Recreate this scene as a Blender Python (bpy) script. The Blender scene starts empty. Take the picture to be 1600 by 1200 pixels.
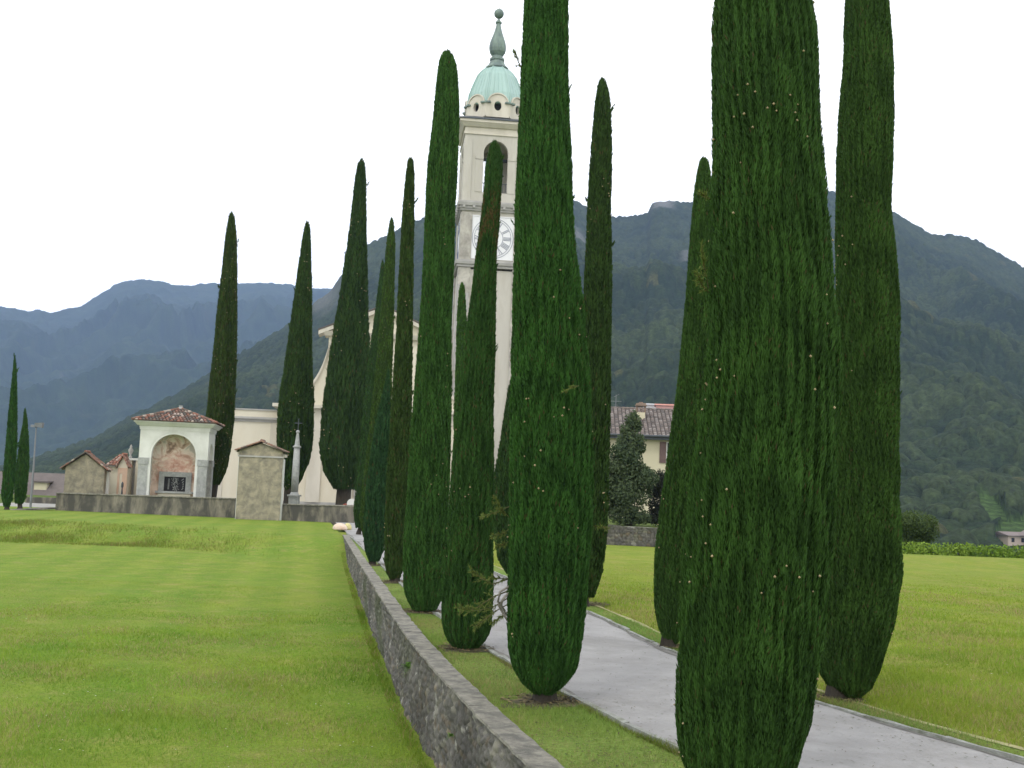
import bpy, math, random
import numpy as np
from mathutils import Matrix, Vector

# ------------------------------------------------------------------ camera, sky, sun
S = bpy.context.scene
COL = S.collection
R = math.radians
FOC = 1700.0            # focal length in pixels of a 1600 px wide picture
CAM = np.array([0.0, 0.0, 1.75])
PITCH, ROLL = R(5.4), R(2.2)
cd = bpy.data.cameras.new("camera")
cam = bpy.data.objects.new("camera", cd)
COL.objects.link(cam)
cd.sensor_width = 36.0
cd.lens = 36.0 * FOC / 1600.0
cd.clip_start = 0.05
cd.clip_end = 30000
MROT = Matrix.Rotation(math.pi / 2 + PITCH, 3, 'X') @ Matrix.Rotation(ROLL, 3, 'Z')
cam.matrix_world = Matrix.Translation(Vector(CAM)) @ MROT.to_4x4()
S.camera = cam
NR = np.array(MROT)

S.view_settings.view_transform = 'Standard'
S.view_settings.look = 'None'
S.view_settings.exposure = 0.0
S.view_settings.gamma = 1.0
S.cycles.use_denoising = True
S.cycles.max_bounces = 6
S.cycles.transparent_max_bounces = 6
S.cycles.volume_bounces = 0

SUN_EL, SUN_AZ = R(52), R(-150)     # azimuth measured from +Y (view direction) towards +X
W = bpy.data.worlds.new("World")
S.world = W
W.use_nodes = True
wn = W.node_tree
bg = wn.nodes['Background']
sky = wn.nodes.new('ShaderNodeTexSky')
sky.sky_type = 'NISHITA'
sky.sun_disc = False
sky.sun_elevation = SUN_EL
sky.sun_rotation = SUN_AZ
hs = wn.nodes.new('ShaderNodeHueSaturation')
hs.inputs['Saturation'].default_value = 0.3
mx = wn.nodes.new('ShaderNodeMix')
mx.data_type = 'RGBA'
mx.inputs[0].default_value = 0.9
mx.inputs[7].default_value = (22.0, 21.8, 21.4, 1)     # even cloud cover
wn.links.new(sky.outputs[0], hs.inputs['Color'])
wn.links.new(hs.outputs[0], mx.inputs[6])
wn.links.new(mx.outputs[2], bg.inputs['Color'])
bg.inputs['Strength'].default_value = 0.1

sl = bpy.data.lights.new("sun", 'SUN')
sl.energy = 0.9
sl.angle = R(14)
sl.color = (1.0, 0.96, 0.9)
so = bpy.data.objects.new("sun", sl)
COL.objects.link(so)
sdir = Vector((math.sin(SUN_AZ) * math.cos(SUN_EL), math.cos(SUN_AZ) * math.cos(SUN_EL), math.sin(SUN_EL)))
so.rotation_euler = sdir.to_track_quat('Z', 'Y').to_euler()

# ------------------------------------------------------------------ helpers
def ray(px, py):
    v = NR @ np.array([(px - 800.0) / FOC, (600.0 - py) / FOC, -1.0])
    return v / v[1]

def P(px, py, d):
    return CAM + ray(px, py) * d

def zup(x, y):
    return np.interp(y, [0, 12, 42, 60, 400], [0, 0, -0.30, -0.48, -0.6])

def G(px, py, zf=zup, dz=0.0):
    r = ray(px, py)
    d = 10.0
    for _ in range(60):
        z = float(zf(CAM[0] + r[0] * d, d)) + dz
        d = 0.5 * d + 0.5 * (z - CAM[2]) / r[2]
    return CAM + r * d

def props(o, label=None, cat=None, group=None, kind=None):
    if label: o['label'] = label
    if cat: o['category'] = cat
    if group: o['group'] = group
    if kind: o['kind'] = kind
    return o

def thing(name, loc, rz, label, cat, group=None):
    o = bpy.data.objects.new(name, None)
    o.empty_display_size = 0.2
    COL.objects.link(o)
    o.location = [float(v) for v in loc]
    o.rotation_euler = (0, 0, rz)
    return props(o, label, cat, group)

def link_mesh(name, me, mats, parent=None):
    o = bpy.data.objects.new(name, me)
    COL.objects.link(o)
    for m in (mats if isinstance(mats, (list, tuple)) else [mats]):
        me.materials.append(m)
    if parent: o.parent = parent
    return o

def np_mesh(name, V, F, mats, parent=None, col=None, smooth=False, mi=None):
    """V (n,3); F (m,k) array of equal-size faces or list of such arrays"""
    Fs = F if isinstance(F, list) else [F]
    me = bpy.data.meshes.new(name)
    me.vertices.add(len(V))
    me.vertices.foreach_set('co', np.ascontiguousarray(V, dtype=np.float32).ravel())
    loops = np.concatenate([f.ravel() for f in Fs]).astype(np.int32)
    tot = np.concatenate([np.full(len(f), f.shape[1]) for f in Fs]).astype(np.int32)
    start = np.concatenate([[0], np.cumsum(tot)[:-1]]).astype(np.int32)
    me.loops.add(len(loops))
    me.loops.foreach_set('vertex_index', loops)
    me.polygons.add(len(tot))
    me.polygons.foreach_set('loop_start', start)
    me.polygons.foreach_set('loop_total', tot)
    if smooth is not False:
        sm = np.full(len(tot), bool(smooth)) if isinstance(smooth, bool) else smooth
        me.polygons.foreach_set('use_smooth', sm)
    else:
        me.polygons.foreach_set('use_smooth', np.zeros(len(tot), dtype=bool))
    if mi is not None:
        me.polygons.foreach_set('material_index', mi.astype(np.int32))
    if col is not None:
        a = me.color_attributes.new('tone', 'FLOAT_COLOR', 'POINT')
        c = np.ones((len(V), 4), dtype=np.float32)
        c[:, :3] = col
        a.data.foreach_set('color', c.ravel())
    me.update(calc_edges=True)
    me.validate()
    return link_mesh(name, me, mats, parent)

class MB:
    def __init__(s): s.v = []; s.f = []; s.c = []; s.g = []
    def add(s, vs, fs, c=(1, 1, 1)):
        s.g.append((len(s.v), len(s.f)))
        n = len(s.v); s.v += [tuple(float(q) for q in v) for v in vs]; s.c += [c] * len(vs)
        s.f += [tuple(i + n for i in f) for f in fs]; return s
    def box(s, x0, x1, y0, y1, z0, z1, c=(1, 1, 1), top=0.0):
        t = top
        vs = [(x0, y0, z0), (x1, y0, z0), (x1, y1, z0), (x0, y1, z0),
              (x0 - t, y0 - t, z1), (x1 + t, y0 - t, z1), (x1 + t, y1 + t, z1), (x0 - t, y1 + t, z1)]
        return s.add(vs, [(3, 2, 1, 0), (4, 5, 6, 7), (0, 1, 5, 4), (1, 2, 6, 5), (2, 3, 7, 6), (3, 0, 4, 7)], c)
    def obox(s, p0, p1, w, h0, h1, c=(1, 1, 1)):
        """bar of plan width w from p0 to p1, heights p.z+h0..p.z+h1"""
        p0, p1 = Vector(p0), Vector(p1)
        d = (p1 - p0); n = Vector((-d.y, d.x, 0)).normalized() * w / 2
        vs = [p0 - n, p0 + n, p1 + n, p1 - n]
        vs = [v + Vector((0, 0, h0)) for v in vs] + [v + Vector((0, 0, h1)) for v in vs]
        return s.add(vs, [(0, 1, 2, 3), (7, 6, 5, 4), (0, 4, 5, 1), (1, 5, 6, 2), (2, 6, 7, 3), (3, 7, 4, 0)], c)
    def tube(s, pts, rs, n=8, c=(1, 1, 1)):
        pts = [Vector(p) for p in pts]
        base = len(s.v); up = Vector((0.13, 0.21, 1)).normalized()
        vs = []
        for i, p in enumerate(pts):
            t = (pts[min(i + 1, len(pts) - 1)] - pts[max(i - 1, 0)]).normalized()
            a = t.cross(up)
            if a.length < 0.2: a = t.cross(Vector((1, 0, 0)))
            a.normalize(); b = t.cross(a)
            for k in range(n):
                an = 2 * math.pi * k / n
                vs.append(p + (a * math.cos(an) + b * math.sin(an)) * rs[i])
        fs = []
        for i in range(len(pts) - 1):
            for k in range(n):
                k2 = (k + 1) % n
                fs.append((i * n + k, i * n + k2, (i + 1) * n + k2, (i + 1) * n + k))
        fs.append(tuple(range(n))[::-1]); fs.append(tuple((len(pts) - 1) * n + k for k in range(n)))
        return s.add(vs, fs, c)
    def lathe(s, prof, cx=0, cy=0, n=24, rot=0.0, c=(1, 1, 1)):
        vs = []
        for r, z in prof:
            for k in range(n):
                a = 2 * math.pi * k / n + rot
                vs.append((cx + r * math.cos(a), cy + r * math.sin(a), z))
        fs = []
        for i in range(len(prof) - 1):
            for k in range(n):
                k2 = (k + 1) % n
                fs.append((i * n + k, i * n + k2, (i + 1) * n + k2, (i + 1) * n + k))
        fs.append(tuple(range(n))[::-1]); fs.append(tuple((len(prof) - 1) * n + k for k in range(n)))
        return s.add(vs, fs, c)
    def prism(s, poly, y0, y1, c=(1, 1, 1)):
        """poly of (x,z) extruded from y0 to y1"""
        n = len(poly)
        vs = [(x, y0, z) for x, z in poly] + [(x, y1, z) for x, z in poly]
        fs = [tuple(range(n)), tuple(range(2 * n - 1, n - 1, -1))]
        for i in range(n):
            j = (i + 1) % n
            fs.append((j, i, n + i, n + j))
        return s.add(vs, fs, c)
    def addT(s, m, T):
        gs = m.g + [(len(m.v), len(m.f))]
        for (v0, f0), (v1, f1) in zip(gs, gs[1:]):
            s.add([T @ Vector(v) for v in m.v[v0:v1]], [tuple(i - v0 for i in f) for f in m.f[f0:f1]])
    def archwall(s, x0, x1, z0, z1, xa, xb, zb, zs, y0, y1, n=18, T=None, c=(1, 1, 1)):
        """wall slab y0..y1 with a round-headed opening xa..xb from zb, springing at zs"""
        r = (xb - xa) / 2; xm = (xa + xb) / 2
        arc = [(xm + r * math.cos(math.pi * i / n), zs + r * math.sin(math.pi * i / n)) for i in range(n + 1)]  # right to left
        vs = []; fs = []
        def q(a, b, cc, d):
            k = len(vs)
            for y in (y0, y1):
                for (x, z) in (a, b, cc, d): vs.append((x, y, z))
            fs.append((k, k + 1, k + 2, k + 3)); fs.append((k + 7, k + 6, k + 5, k + 4))
        def side(a, b):
            k = len(vs)
            vs.extend([(a[0], y0, a[1]), (b[0], y0, b[1]), (b[0], y1, b[1]), (a[0], y1, a[1])]); fs.append((k, k + 1, k + 2, k + 3))
        q((x0, z0), (xa, z0), (xa, zs), (x0, zs))
        q((xb, z0), (x1, z0), (x1, zs), (xb, zs))
        if zb > z0 + 1e-4: q((xa, z0), (xb, z0), (xb, zb), (xa, zb)); side((xb, zb), (xa, zb))
        q((x0, zs), (xa, zs), (xa, z1), (x0, z1)); q((xb, zs), (x1, zs), (x1, z1), (xb, z1))
        for i in range(n):
            a, b = arc[i], arc[i + 1]
            q(b, a, (a[0], z1), (b[0], z1)); side(a, b)
        side((xa, zs), (xa, zb)); side((xb, zb), (xb, zs))
        side((x0, z1), (x1, z1)) ; side((x1, z0), (x0, z0)); side((x0, z0), (x0, z1)); side((x1, z1), (x1, z0))
        if T is not None: vs = [tuple(T @ Vector(v)) for v in vs]
        return s.add(vs, fs, c)
    def build_each(s, name, mats, parent=None, smooth=False):
        """every added piece becomes an object of its own"""
        gs = s.g + [(len(s.v), len(s.f))]
        for (v0, f0), (v1, f1) in zip(gs, gs[1:]):
            m = MB(); m.add(s.v[v0:v1], [tuple(i - v0 for i in f) for f in s.f[f0:f1]]); m.build(name, mats, parent, smooth=smooth)
    def build(s, name, mats, parent=None, col=False, smooth=False):
        me = bpy.data.meshes.new(name)
        me.from_pydata(s.v, [], s.f)
        if col:
            a = me.color_attributes.new('tone', 'FLOAT_COLOR', 'POINT')
            cc = np.ones((len(s.v), 4), dtype=np.float32); cc[:, :3] = np.array(s.c)
            a.data.foreach_set('color', cc.ravel())
        if smooth:
            for p in me.polygons: p.use_smooth = len(p.vertices) < 5
        me.update()
        return link_mesh(name, me, mats, parent)

# ------------------------------------------------------------------ materials
def nodes(name):
    m = bpy.data.materials.new(name); m.use_nodes = True
    nt = m.node_tree
    return m, nt, nt.nodes['Principled BSDF'], nt.nodes['Material Output']

def ramp(nt, fac, stops):
    r = nt.nodes.new('ShaderNodeValToRGB')
    el = r.color_ramp.elements
    while len(el) < len(stops): el.new(0.5)
    for e, (p, c) in zip(el, stops):
        e.position = p; e.color = (*c, 1)
    nt.links.new(fac, r.inputs[0])
    return r.outputs[0]

def noise(nt, scale, detail=4, rough=0.55, vec=None, dist=0.0):
    n = nt.nodes.new('ShaderNodeTexNoise')
    n.inputs['Scale'].default_value = scale
    n.inputs['Detail'].default_value = detail
    n.inputs['Roughness'].default_value = rough
    n.inputs['Distortion'].default_value = dist
    if vec is not None: nt.links.new(vec, n.inputs['Vector'])
    return n.outputs[0]

def coords(nt, scale=(1, 1, 1)):
    t = nt.nodes.new('ShaderNodeTexCoord')
    mp = nt.nodes.new('ShaderNodeMapping'); mp.inputs['Scale'].default_value = scale
    nt.links.new(t.outputs['Object'], mp.inputs[0])
    return mp.outputs[0]

def mix(nt, fac, a, b, mode='MIX'):
    m = nt.nodes.new('ShaderNodeMix'); m.data_type = 'RGBA'; m.blend_type = mode
    if isinstance(fac, float): m.inputs[0].default_value = fac
    else: nt.links.new(fac, m.inputs[0])
    for i, v in ((6, a), (7, b)):
        if isinstance(v, tuple): m.inputs[i].default_value = (*v, 1)
        else: nt.links.new(v, m.inputs[i])
    return m.outputs[2]

def bump(nt, h, bsdf, strength=0.3, dist=0.02):
    b = nt.nodes.new('ShaderNodeBump')
    b.inputs['Strength'].default_value = strength; b.inputs['Distance'].default_value = dist
    nt.links.new(h, b.inputs['Height']); nt.links.new(b.outputs[0], bsdf.inputs['Normal'])

def attr(nt, name='tone'):
    a = nt.nodes.new('ShaderNodeAttribute'); a.attribute_name = name
    return a.outputs['Color']

def plain(name, c, var=0.25, scale=3.0, rough=0.85, bs=0.25, stain=None, stain_scale=1.2, metal=0.0, zs=1.0, use_tone=False, thr=(0.42, 0.68)):
    """procedural surface: base colour with mottling, optional stains (own shape), fine bump"""
    m, nt, b, out = nodes(name)
    v = coords(nt, (1, 1, zs))
    n1 = noise(nt, scale, 6, 0.6, v)
    lo = tuple(q * (1 - var) for q in c); hi = tuple(min(1, q * (1 + var)) for q in c)
    col = ramp(nt, n1, [(0.3, lo), (0.7, hi)])
    if stain:
        n2 = noise(nt, stain_scale, 8, 0.65, v, 0.4)
        f = ramp(nt, n2, [(thr[0], (0, 0, 0)), (thr[1], (1, 1, 1))])
        col = mix(nt, f, col, stain)
    if use_tone: col = mix(nt, 1.0, col, attr(nt), 'MULTIPLY')
    nt.links.new(col, b.inputs['Base Color'])
    b.inputs['Roughness'].default_value = rough; b.inputs['Metallic'].default_value = metal
    if bs: bump(nt, noise(nt, scale * 9, 5, 0.65, v), b, bs, 0.02)
    return m

def foliage(name, transl=0.3, rough=0.75):
    m, nt, b, out = nodes(name)
    c = attr(nt)
    nt.links.new(c, b.inputs['Base Color'])
    b.inputs['Roughness'].default_value = rough
    b.inputs['Specular IOR Level'].default_value = 0.2
    t = nt.nodes.new('ShaderNodeBsdfTranslucent'); nt.links.new(c, t.inputs[0])
    ms = nt.nodes.new('ShaderNodeMixShader'); ms.inputs[0].default_value = transl
    nt.links.new(b.outputs[0], ms.inputs[1]); nt.links.new(t.outputs[0], ms.inputs[2])
    nt.links.new(ms.outputs[0], out.inputs[0])
    return m

def lawn_mat(name, g1, g2, dry, dryamt=0.5, track=False):
    m, nt, b, out = nodes(name)
    v = coords(nt)
    n1 = noise(nt, 0.35, 6, 0.6, v, 0.3)
    n2 = noise(nt, 2.2, 7, 0.7, v)
    n3 = noise(nt, 26.0, 4, 0.7, v)
    c1 = ramp(nt, n1, [(0.28, g1), (0.72, g2)])
    f = ramp(nt, n2, [(0.60 - dryamt * 0.2, (0, 0, 0)), (0.80 - dryamt * 0.2, (0.75, 0.75, 0.75))])
    c2 = mix(nt, f, c1, dry)
    c3 = mix(nt, 1.0, c2, ramp(nt, n3, [(0.3, (0.62, 0.62, 0.62)), (0.7, (1.25, 1.25, 1.25))]), 'MULTIPLY')
    n6 = noise(nt, 1.3, 8, 0.72, v, 0.5)
    c3 = mix(nt, 1.0, c3, ramp(nt, n6, [(0.34, (0.84, 0.90, 0.80)), (0.5, (1.0, 1.0, 1.0)), (0.66, (1.12, 1.08, 1.05))]), 'MULTIPLY')
    n5 = noise(nt, 0.9, 3, 0.5, v)
    c3 = mix(nt, ramp(nt, n5, [(0.55, (0, 0, 0)), (0.7, (0.25, 0.25, 0.25))]), c3, tuple(q * 0.75 for q in g1))
    if track:      # faint mower bands running away from the camera beside the wall
        sp = nt.nodes.new('ShaderNodeSeparateXYZ'); nt.links.new(v, sp.inputs[0])
        def m_(op, a, c_):
            q = nt.nodes.new('ShaderNodeMath'); q.operation = op
            for i, w in enumerate((a, c_)):
                if w is None: continue
                if isinstance(w, (int, float)): q.inputs[i].default_value = w
                else: nt.links.new(w, q.inputs[i])
            return q.outputs[0]
        lin = m_('ADD', m_('ADD', sp.outputs[0], m_('MULTIPLY', sp.outputs[1], 0.187)), m_('MULTIPLY', noise(nt, 0.4, 2, 0.5, v), 0.5))
        wv = m_('ADD', m_('MULTIPLY', m_('SINE', m_('MULTIPLY', lin, 4.2), None), 0.5), 0.5)
        c3 = mix(nt, 1.0, c3, ramp(nt, wv, [(0.25, (0.93, 0.97, 0.9)), (0.8, (1.09, 1.05, 1.1))]), 'MULTIPLY')
    nt.links.new(c3, b.inputs['Base Color'])
    b.inputs['Roughness'].default_value = 0.9
    b.inputs['Specular IOR Level'].default_value = 0.1
    bump(nt, noise(nt, 45, 4, 0.7, v), b, 0.8, 0.03)
    return m

M = {}
M['leaf'] = foliage('cypress_foliage', 0.25)
M['leaf2'] = foliage('broad_foliage', 0.3)
M['grass'] = foliage('grass_blades', 0.35)
M['cone'] = plain('cypress_cone', (0.30, 0.24, 0.13), 0.3, 30, 0.8, 0)
M['twig'] = plain('dry_twig', (0.20, 0.21, 0.09), 0.35, 12, 0.9, 0.2)
M['bark'] = plain('bark', (0.028, 0.022, 0.015), 0.4, 18, 0.95, 0.9, stain=(0.05, 0.043, 0.03), zs=0.25)
M['lawn'] = lawn_mat('lower_lawn', (0.125, 0.215, 0.024), (0.180, 0.230, 0.032), (0.245, 0.235, 0.075), 0.5, True)
M['lawn2'] = lawn_mat('upper_lawn', (0.145, 0.220, 0.024), (0.200, 0.235, 0.030), (0.27, 0.24, 0.075), 0.6)
M['verge'] = lawn_mat('verge_lawn', (0.135, 0.225, 0.045), (0.185, 0.245, 0.055), (0.25, 0.24, 0.09), 0.35)
M['dryedge'] = plain('dry_grass_edge', (0.27, 0.26, 0.12), 0.25, 9, 0.95, 0.4)
M['asphalt'] = plain('grey_asphalt', (0.270, 0.267, 0.264), 0.12, 2.6, 0.9, 0.8, stain=(0.200, 0.197, 0.190), stain_scale=0.9, thr=(0.46, 0.66))
M['kerb'] = plain('kerb_stone', (0.26, 0.27, 0.25), 0.3, 9, 0.9, 0.4, stain=(0.12, 0.13, 0.09), stain_scale=4)
M['cap'] = plain('wall_cap', (0.24, 0.23, 0.19), 0.30, 16, 0.95, 0.9, stain=(0.125, 0.122, 0.105), stain_scale=6.0, thr=(0.46, 0.62))
M['mulch'] = plain('bark_mulch', (0.13, 0.095, 0.06), 0.5, 22, 0.95, 0.8)
M['cream'] = plain('cream_plaster', (0.58, 0.545, 0.445), 0.05, 0.5, 0.9, 0.08, stain=(0.54, 0.49, 0.38), stain_scale=0.7, zs=0.4)
M['creamtrim'] = plain('cornice_plaster', (0.52, 0.49, 0.42), 0.08, 0.7, 0.9, 0.08, stain=(0.44, 0.41, 0.34), stain_scale=1.1, zs=0.3)
M['greytrim'] = plain('grey_stone_trim', (0.33, 0.325, 0.31), 0.15, 1.5, 0.9, 0.15)
M['white'] = plain('white_plaster', (0.63, 0.64, 0.61), 0.05, 1.0, 0.9, 0.08, stain=(0.52, 0.53, 0.49), stain_scale=0.8)
M['towerp'] = plain('tower_plaster', (0.435, 0.42, 0.375), 0.08, 0.5, 0.9, 0.12, stain=(0.38, 0.36, 0.31), stain_scale=1.3, zs=0.22)
M['towers'] = plain('tower_stone', (0.40, 0.385, 0.34), 0.2, 1.2, 0.9, 0.2, stain=(0.20, 0.19, 0.17), stain_scale=0.9)
M['darkmetal'] = plain('dark_metal', (0.05, 0.06, 0.07), 0.2, 3, 0.5, 0.05, metal=0.3)
M['copper'] = plain('green_copper', (0.30, 0.43, 0.40), 0.10, 0.8, 0.55, 0.06, stain=(0.25, 0.38, 0.345), stain_scale=0.6, zs=0.3)
M['copperdark'] = plain('dark_copper', (0.095, 0.135, 0.13), 0.35, 0.8, 0.6, 0.05, stain=(0.20, 0.27, 0.22), stain_scale=1.2, zs=0.3)
M['clock'] = plain('clock_white', (0.66, 0.67, 0.69), 0.03, 1, 0.7, 0)
M['clockink'] = plain('clock_numerals', (0.14, 0.16, 0.22), 0.1, 1, 0.7, 0)
M['dark'] = plain('dark_void', (0.012, 0.012, 0.014), 0.2, 3, 0.8, 0)
M['oldstucco'] = plain('weathered_stucco', (0.30, 0.270, 0.195), 0.25, 3.2, 0.95, 0.35, stain=(0.155, 0.145, 0.115), stain_scale=2.6, thr=(0.40, 0.66))
M['oldwall'] = plain('mossy_enclosure_wall', (0.22, 0.20, 0.155), 0.35, 2.6, 0.95, 0.4, stain=(0.066, 0.064, 0.054), stain_scale=1.6, zs=0.4, thr=(0.36, 0.58))
M['tile'] = plain('roof_tile', (0.9, 0.9, 0.9), 0.15, 9, 0.9, 0.2, use_tone=True)
M['pink'] = plain('pink_plaster', (0.50, 0.34, 0.25), 0.15, 1.3, 0.9, 0.1, stain=(0.55, 0.42, 0.33), stain_scale=1.0)
M['granite'] = plain('granite', (0.34, 0.35, 0.34), 0.15, 9, 0.9, 0.2, stain=(0.24, 0.25, 0.24), stain_scale=3)
M['housewall'] = plain('beige_house_plaster', (0.48, 0.445, 0.32), 0.06, 0.6, 0.9, 0.08)
M['shutter'] = plain('brown_shutter', (0.12, 0.075, 0.07), 0.15, 3, 0.7, 0.1)
M['shingle'] = plain('grey_brown_roof', (0.115, 0.098, 0.092), 0.15, 2, 0.9, 0.15)
M['shingle2'] = plain('sooty_brick', (0.21, 0.155, 0.12), 0.25, 5, 0.9, 0.2)
M['stone'] = plain('rubble_stone', (0.95, 0.95, 0.95), 0.12, 14, 0.95, 0.5, use_tone=True)
M['boulder'] = plain('pale_boulder', (0.62, 0.52, 0.44), 0.1, 3, 0.9, 0.15, stain=(0.50, 0.34, 0.22), stain_scale=2.0)
M['galv'] = plain('galvanised_steel', (0.19, 0.20, 0.22), 0.1, 4, 0.5, 0.02, metal=0.4)
M['valley'] = lawn_mat('valley_ground', (0.07, 0.11, 0.02), (0.09, 0.13, 0.025), (0.13, 0.13, 0.05), 0.4)
M['gravel'] = plain('pale_gravel', (0.25, 0.245, 0.225), 0.2, 5, 0.95, 0.3)
M['hillside'], nt, b, out = nodes('wooded_slope')
vv = coords(nt)
hc = mix(nt, 1.0, attr(nt), ramp(nt, noise(nt, 0.45, 6, 0.75, vv), [(0.32, (0.45, 0.45, 0.45)), (0.68, (1.5, 1.5, 1.5))]), 'MULTIPLY')
bump(nt, noise(nt, 0.5, 5, 0.75, vv), b, 0.8, 1.2)
nt.links.new(hc, b.inputs['Base Color']); b.inputs['Roughness'].default_value = 0.95
b.inputs['Specular IOR Level'].default_value = 0.05

# fresco: soft clouds over a reddish robe, generic colour fields
M['fresco'], nt, b, out = nodes('faded_fresco')
v = coords(nt)
sx = nt.nodes.new('ShaderNodeSeparateXYZ'); nt.links.new(v, sx.inputs[0])
def mth(nt, op, a, c=None):
    m_ = nt.nodes.new('ShaderNodeMath'); m_.operation = op
    for i, q in enumerate((a, c)):
        if q is None: continue
        if isinstance(q, (int, float)): m_.inputs[i].default_value = q
        else: nt.links.new(q, m_.inputs[i])
    return m_.outputs[0]
na = noise(nt, 1.7, 6, 0.6, v, 0.9)
base = ramp(nt, na, [(0.36, (0.26, 0.18, 0.13)), (0.46, (0.58, 0.43, 0.33)), (0.54, (0.76, 0.68, 0.58)), (0.64, (0.50, 0.47, 0.40))])
# robe mass: an ellipse in x,z softened by noise
dx = mth(nt, 'DIVIDE', mth(nt, 'ADD', sx.outputs[0], -0.1), 1.25)
dz = mth(nt, 'DIVIDE', mth(nt, 'ADD', sx.outputs[2], -2.45), 0.95)
rr = mth(nt, 'ADD', mth(nt, 'ADD', mth(nt, 'MULTIPLY', dx, dx), mth(nt, 'MULTIPLY', dz, dz)), mth(nt, 'MULTIPLY', noise(nt, 2.4, 5, 0.6, v), 1.2))
rf = ramp(nt, rr, [(0.95, (1, 1, 1)), (1.0, (0, 0, 0))])
rf2 = nt.nodes.new('ShaderNodeMapRange'); nt.links.new(rr, rf2.inputs[0])
rf2.inputs[1].default_value = 1.0; rf2.inputs[2].default_value = 2.3; rf2.inputs[3].default_value = 0.75; rf2.inputs[4].default_value = 0.0
robe = ramp(nt, noise(nt, 3.5, 5, 0.6, v, 0.8), [(0.35, (0.52, 0.25, 0.20)), (0.5, (0.64, 0.38, 0.31)), (0.65, (0.74, 0.60, 0.50))])
c_ = mix(nt, rf2.outputs[0], base, robe)
zt = nt.nodes.new('ShaderNodeMapRange'); nt.links.new(sx.outputs[2], zt.inputs[0])
zt.inputs[1].default_value = 1.5; zt.inputs[2].default_value = 1.9; zt.inputs[3].default_value = 1.0; zt.inputs[4].default_value = 0.0
c_ = mix(nt, zt.outputs[0], c_, (0.72, 0.57, 0.46))
nt.links.new(c_, b.inputs['Base Color']); b.inputs['Roughness'].default_value = 0.95

# ------------------------------------------------------------------ noise fields in numpy
class Sines:
    def __init__(s, seed, n, kmin, kmax, dim=2, p=1.0):
        r = np.random.default_rng(seed)
        k = np.exp(r.uniform(math.log(kmin), math.log(kmax), n))
        d = r.normal(size=(n, dim)); d /= np.linalg.norm(d, axis=1)[:, None]
        s.k = d * k[:, None]; s.ph = r.uniform(0, 6.283, n); s.a = (kmin / k) ** p; s.a /= np.sqrt((s.a ** 2).sum() / 2)
    def __call__(s, *X):
        o = 0
        for k, ph, a in zip(s.k, s.ph, s.a):
            o = o + a * np.sin(sum(kk * x for kk, x in zip(k, X)) + ph)
        return o          # about unit variance

def hash2(i, j, seed):
    h = (i.astype(np.int64) * 374761393 + j.astype(np.int64) * 668265263 + seed * 2147483647) & 0x7fffffff
    h = ((h ^ (h >> 13)) * 1274126177) & 0x7fffffff
    return ((h ^ (h >> 16)) & 0xffff) / 65535.0

def cells(x, y, size, seed):
    """nearest jittered cell point: F1, F2 distance in units of size, id values"""
    u, v = x / size, y / size
    iu, iv = np.floor(u).astype(np.int64), np.floor(v).astype(np.int64)
    f1 = np.full(u.shape, 9.0); f2 = np.full(u.shape, 9.0); idv = np.zeros(u.shape)
    for di in (-1, 0, 1):
        for dj in (-1, 0, 1):
            a, b = iu + di, iv + dj
            px = a + 0.1 + 0.8 * hash2(a, b, seed); py = b + 0.1 + 0.8 * hash2(a, b, seed + 7)
            d = np.hypot(u - px, v - py)
            w = hash2(a, b, seed + 13)
            near = d < f1
            f2 = np.where(near, f1, np.minimum(f2, d))
            idv = np.where(near, w, idv)
            f1 = np.where(near, d, f1)
    return f1, f2, idv

def grid_faces(nu, nv):
    i = np.arange(nu - 1)[:, None] * nv + np.arange(nv - 1)[None, :]
    return np.stack([i, i + nv, i + nv + 1, i + 1], -1).reshape(-1, 4)

# ------------------------------------------------------------------ plan lines
wl = [G(812, 1200), G(770, 1160), G(700, 1083), G(640, 1012), G(600, 950), G(560, 882), G(535, 838)]
WY = np.array([0.5, 3.0, 5.2] + [p[1] for p in wl]); 
s0 = (wl[0][0] - wl[1][0]) / (wl[0][1] - wl[1][1])
WX = np.array([wl[0][0] + 0.30 * (wl[0][1] - 0.5), wl[0][0] + 0.28 * (wl[0][1] - 3.0), wl[0][0] + 0.26 * (wl[0][1] - 5.2)] + [p[0] for p in wl])
WEND = wl[-1][1]
def smooth_line(Y, X):
    ys = np.linspace(Y[0], Y[-1], 200); xs = np.interp(ys, Y, X)
    k = np.ones(9) / 9
    xp = np.pad(xs, 4, mode='reflect', reflect_type='odd')
    return ys, np.convolve(xp, k, 'valid')
WYs, WXs = smooth_line(WY, WX)
def wall_x(y):
    return np.where(y > WYs[-1], WXs[-1] - 0.187 * (y - WYs[-1]), np.interp(y, WYs, WXs))
kr = [G(1600, 1198), G(1500, 1171), G(1400, 1143), G(1270, 1103), G(1050, 1025), G(920, 960)]
KRY = [1.0, 4.0] + [p[1] for p in kr] + [42, 62]
KRX = [kr[0][0] + 0.62 * (kr[0][1] - 1), kr[0][0] + 0.6 * (kr[0][1] - 4)] + [p[0] for p in kr] + [kr[-1][0] - 0.19 * (42 - kr[-1][1]), kr[-1][0] - 0.19 * (62 - kr[-1][1])]
kl = [G(1060, 1180), G(880, 1085), G(760, 1015)]
KLY = [1.0, 4.0] + [p[1] for p in kl] + [16, 42, 62]
KLX = [kl[0][0] + 0.62 * (kl[0][1] - 1), kl[0][0] + 0.5 * (kl[0][1] - 4)] + [p[0] for p in kl] + [kl[2][0] - 0.23 * (16 - kl[2][1]), kl[2][0] - 0.23 * (16 - kl[2][1]) - 0.19 * 26, kl[2][0] - 0.23 * (16 - kl[2][1]) - 0.19 * 46]
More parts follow.
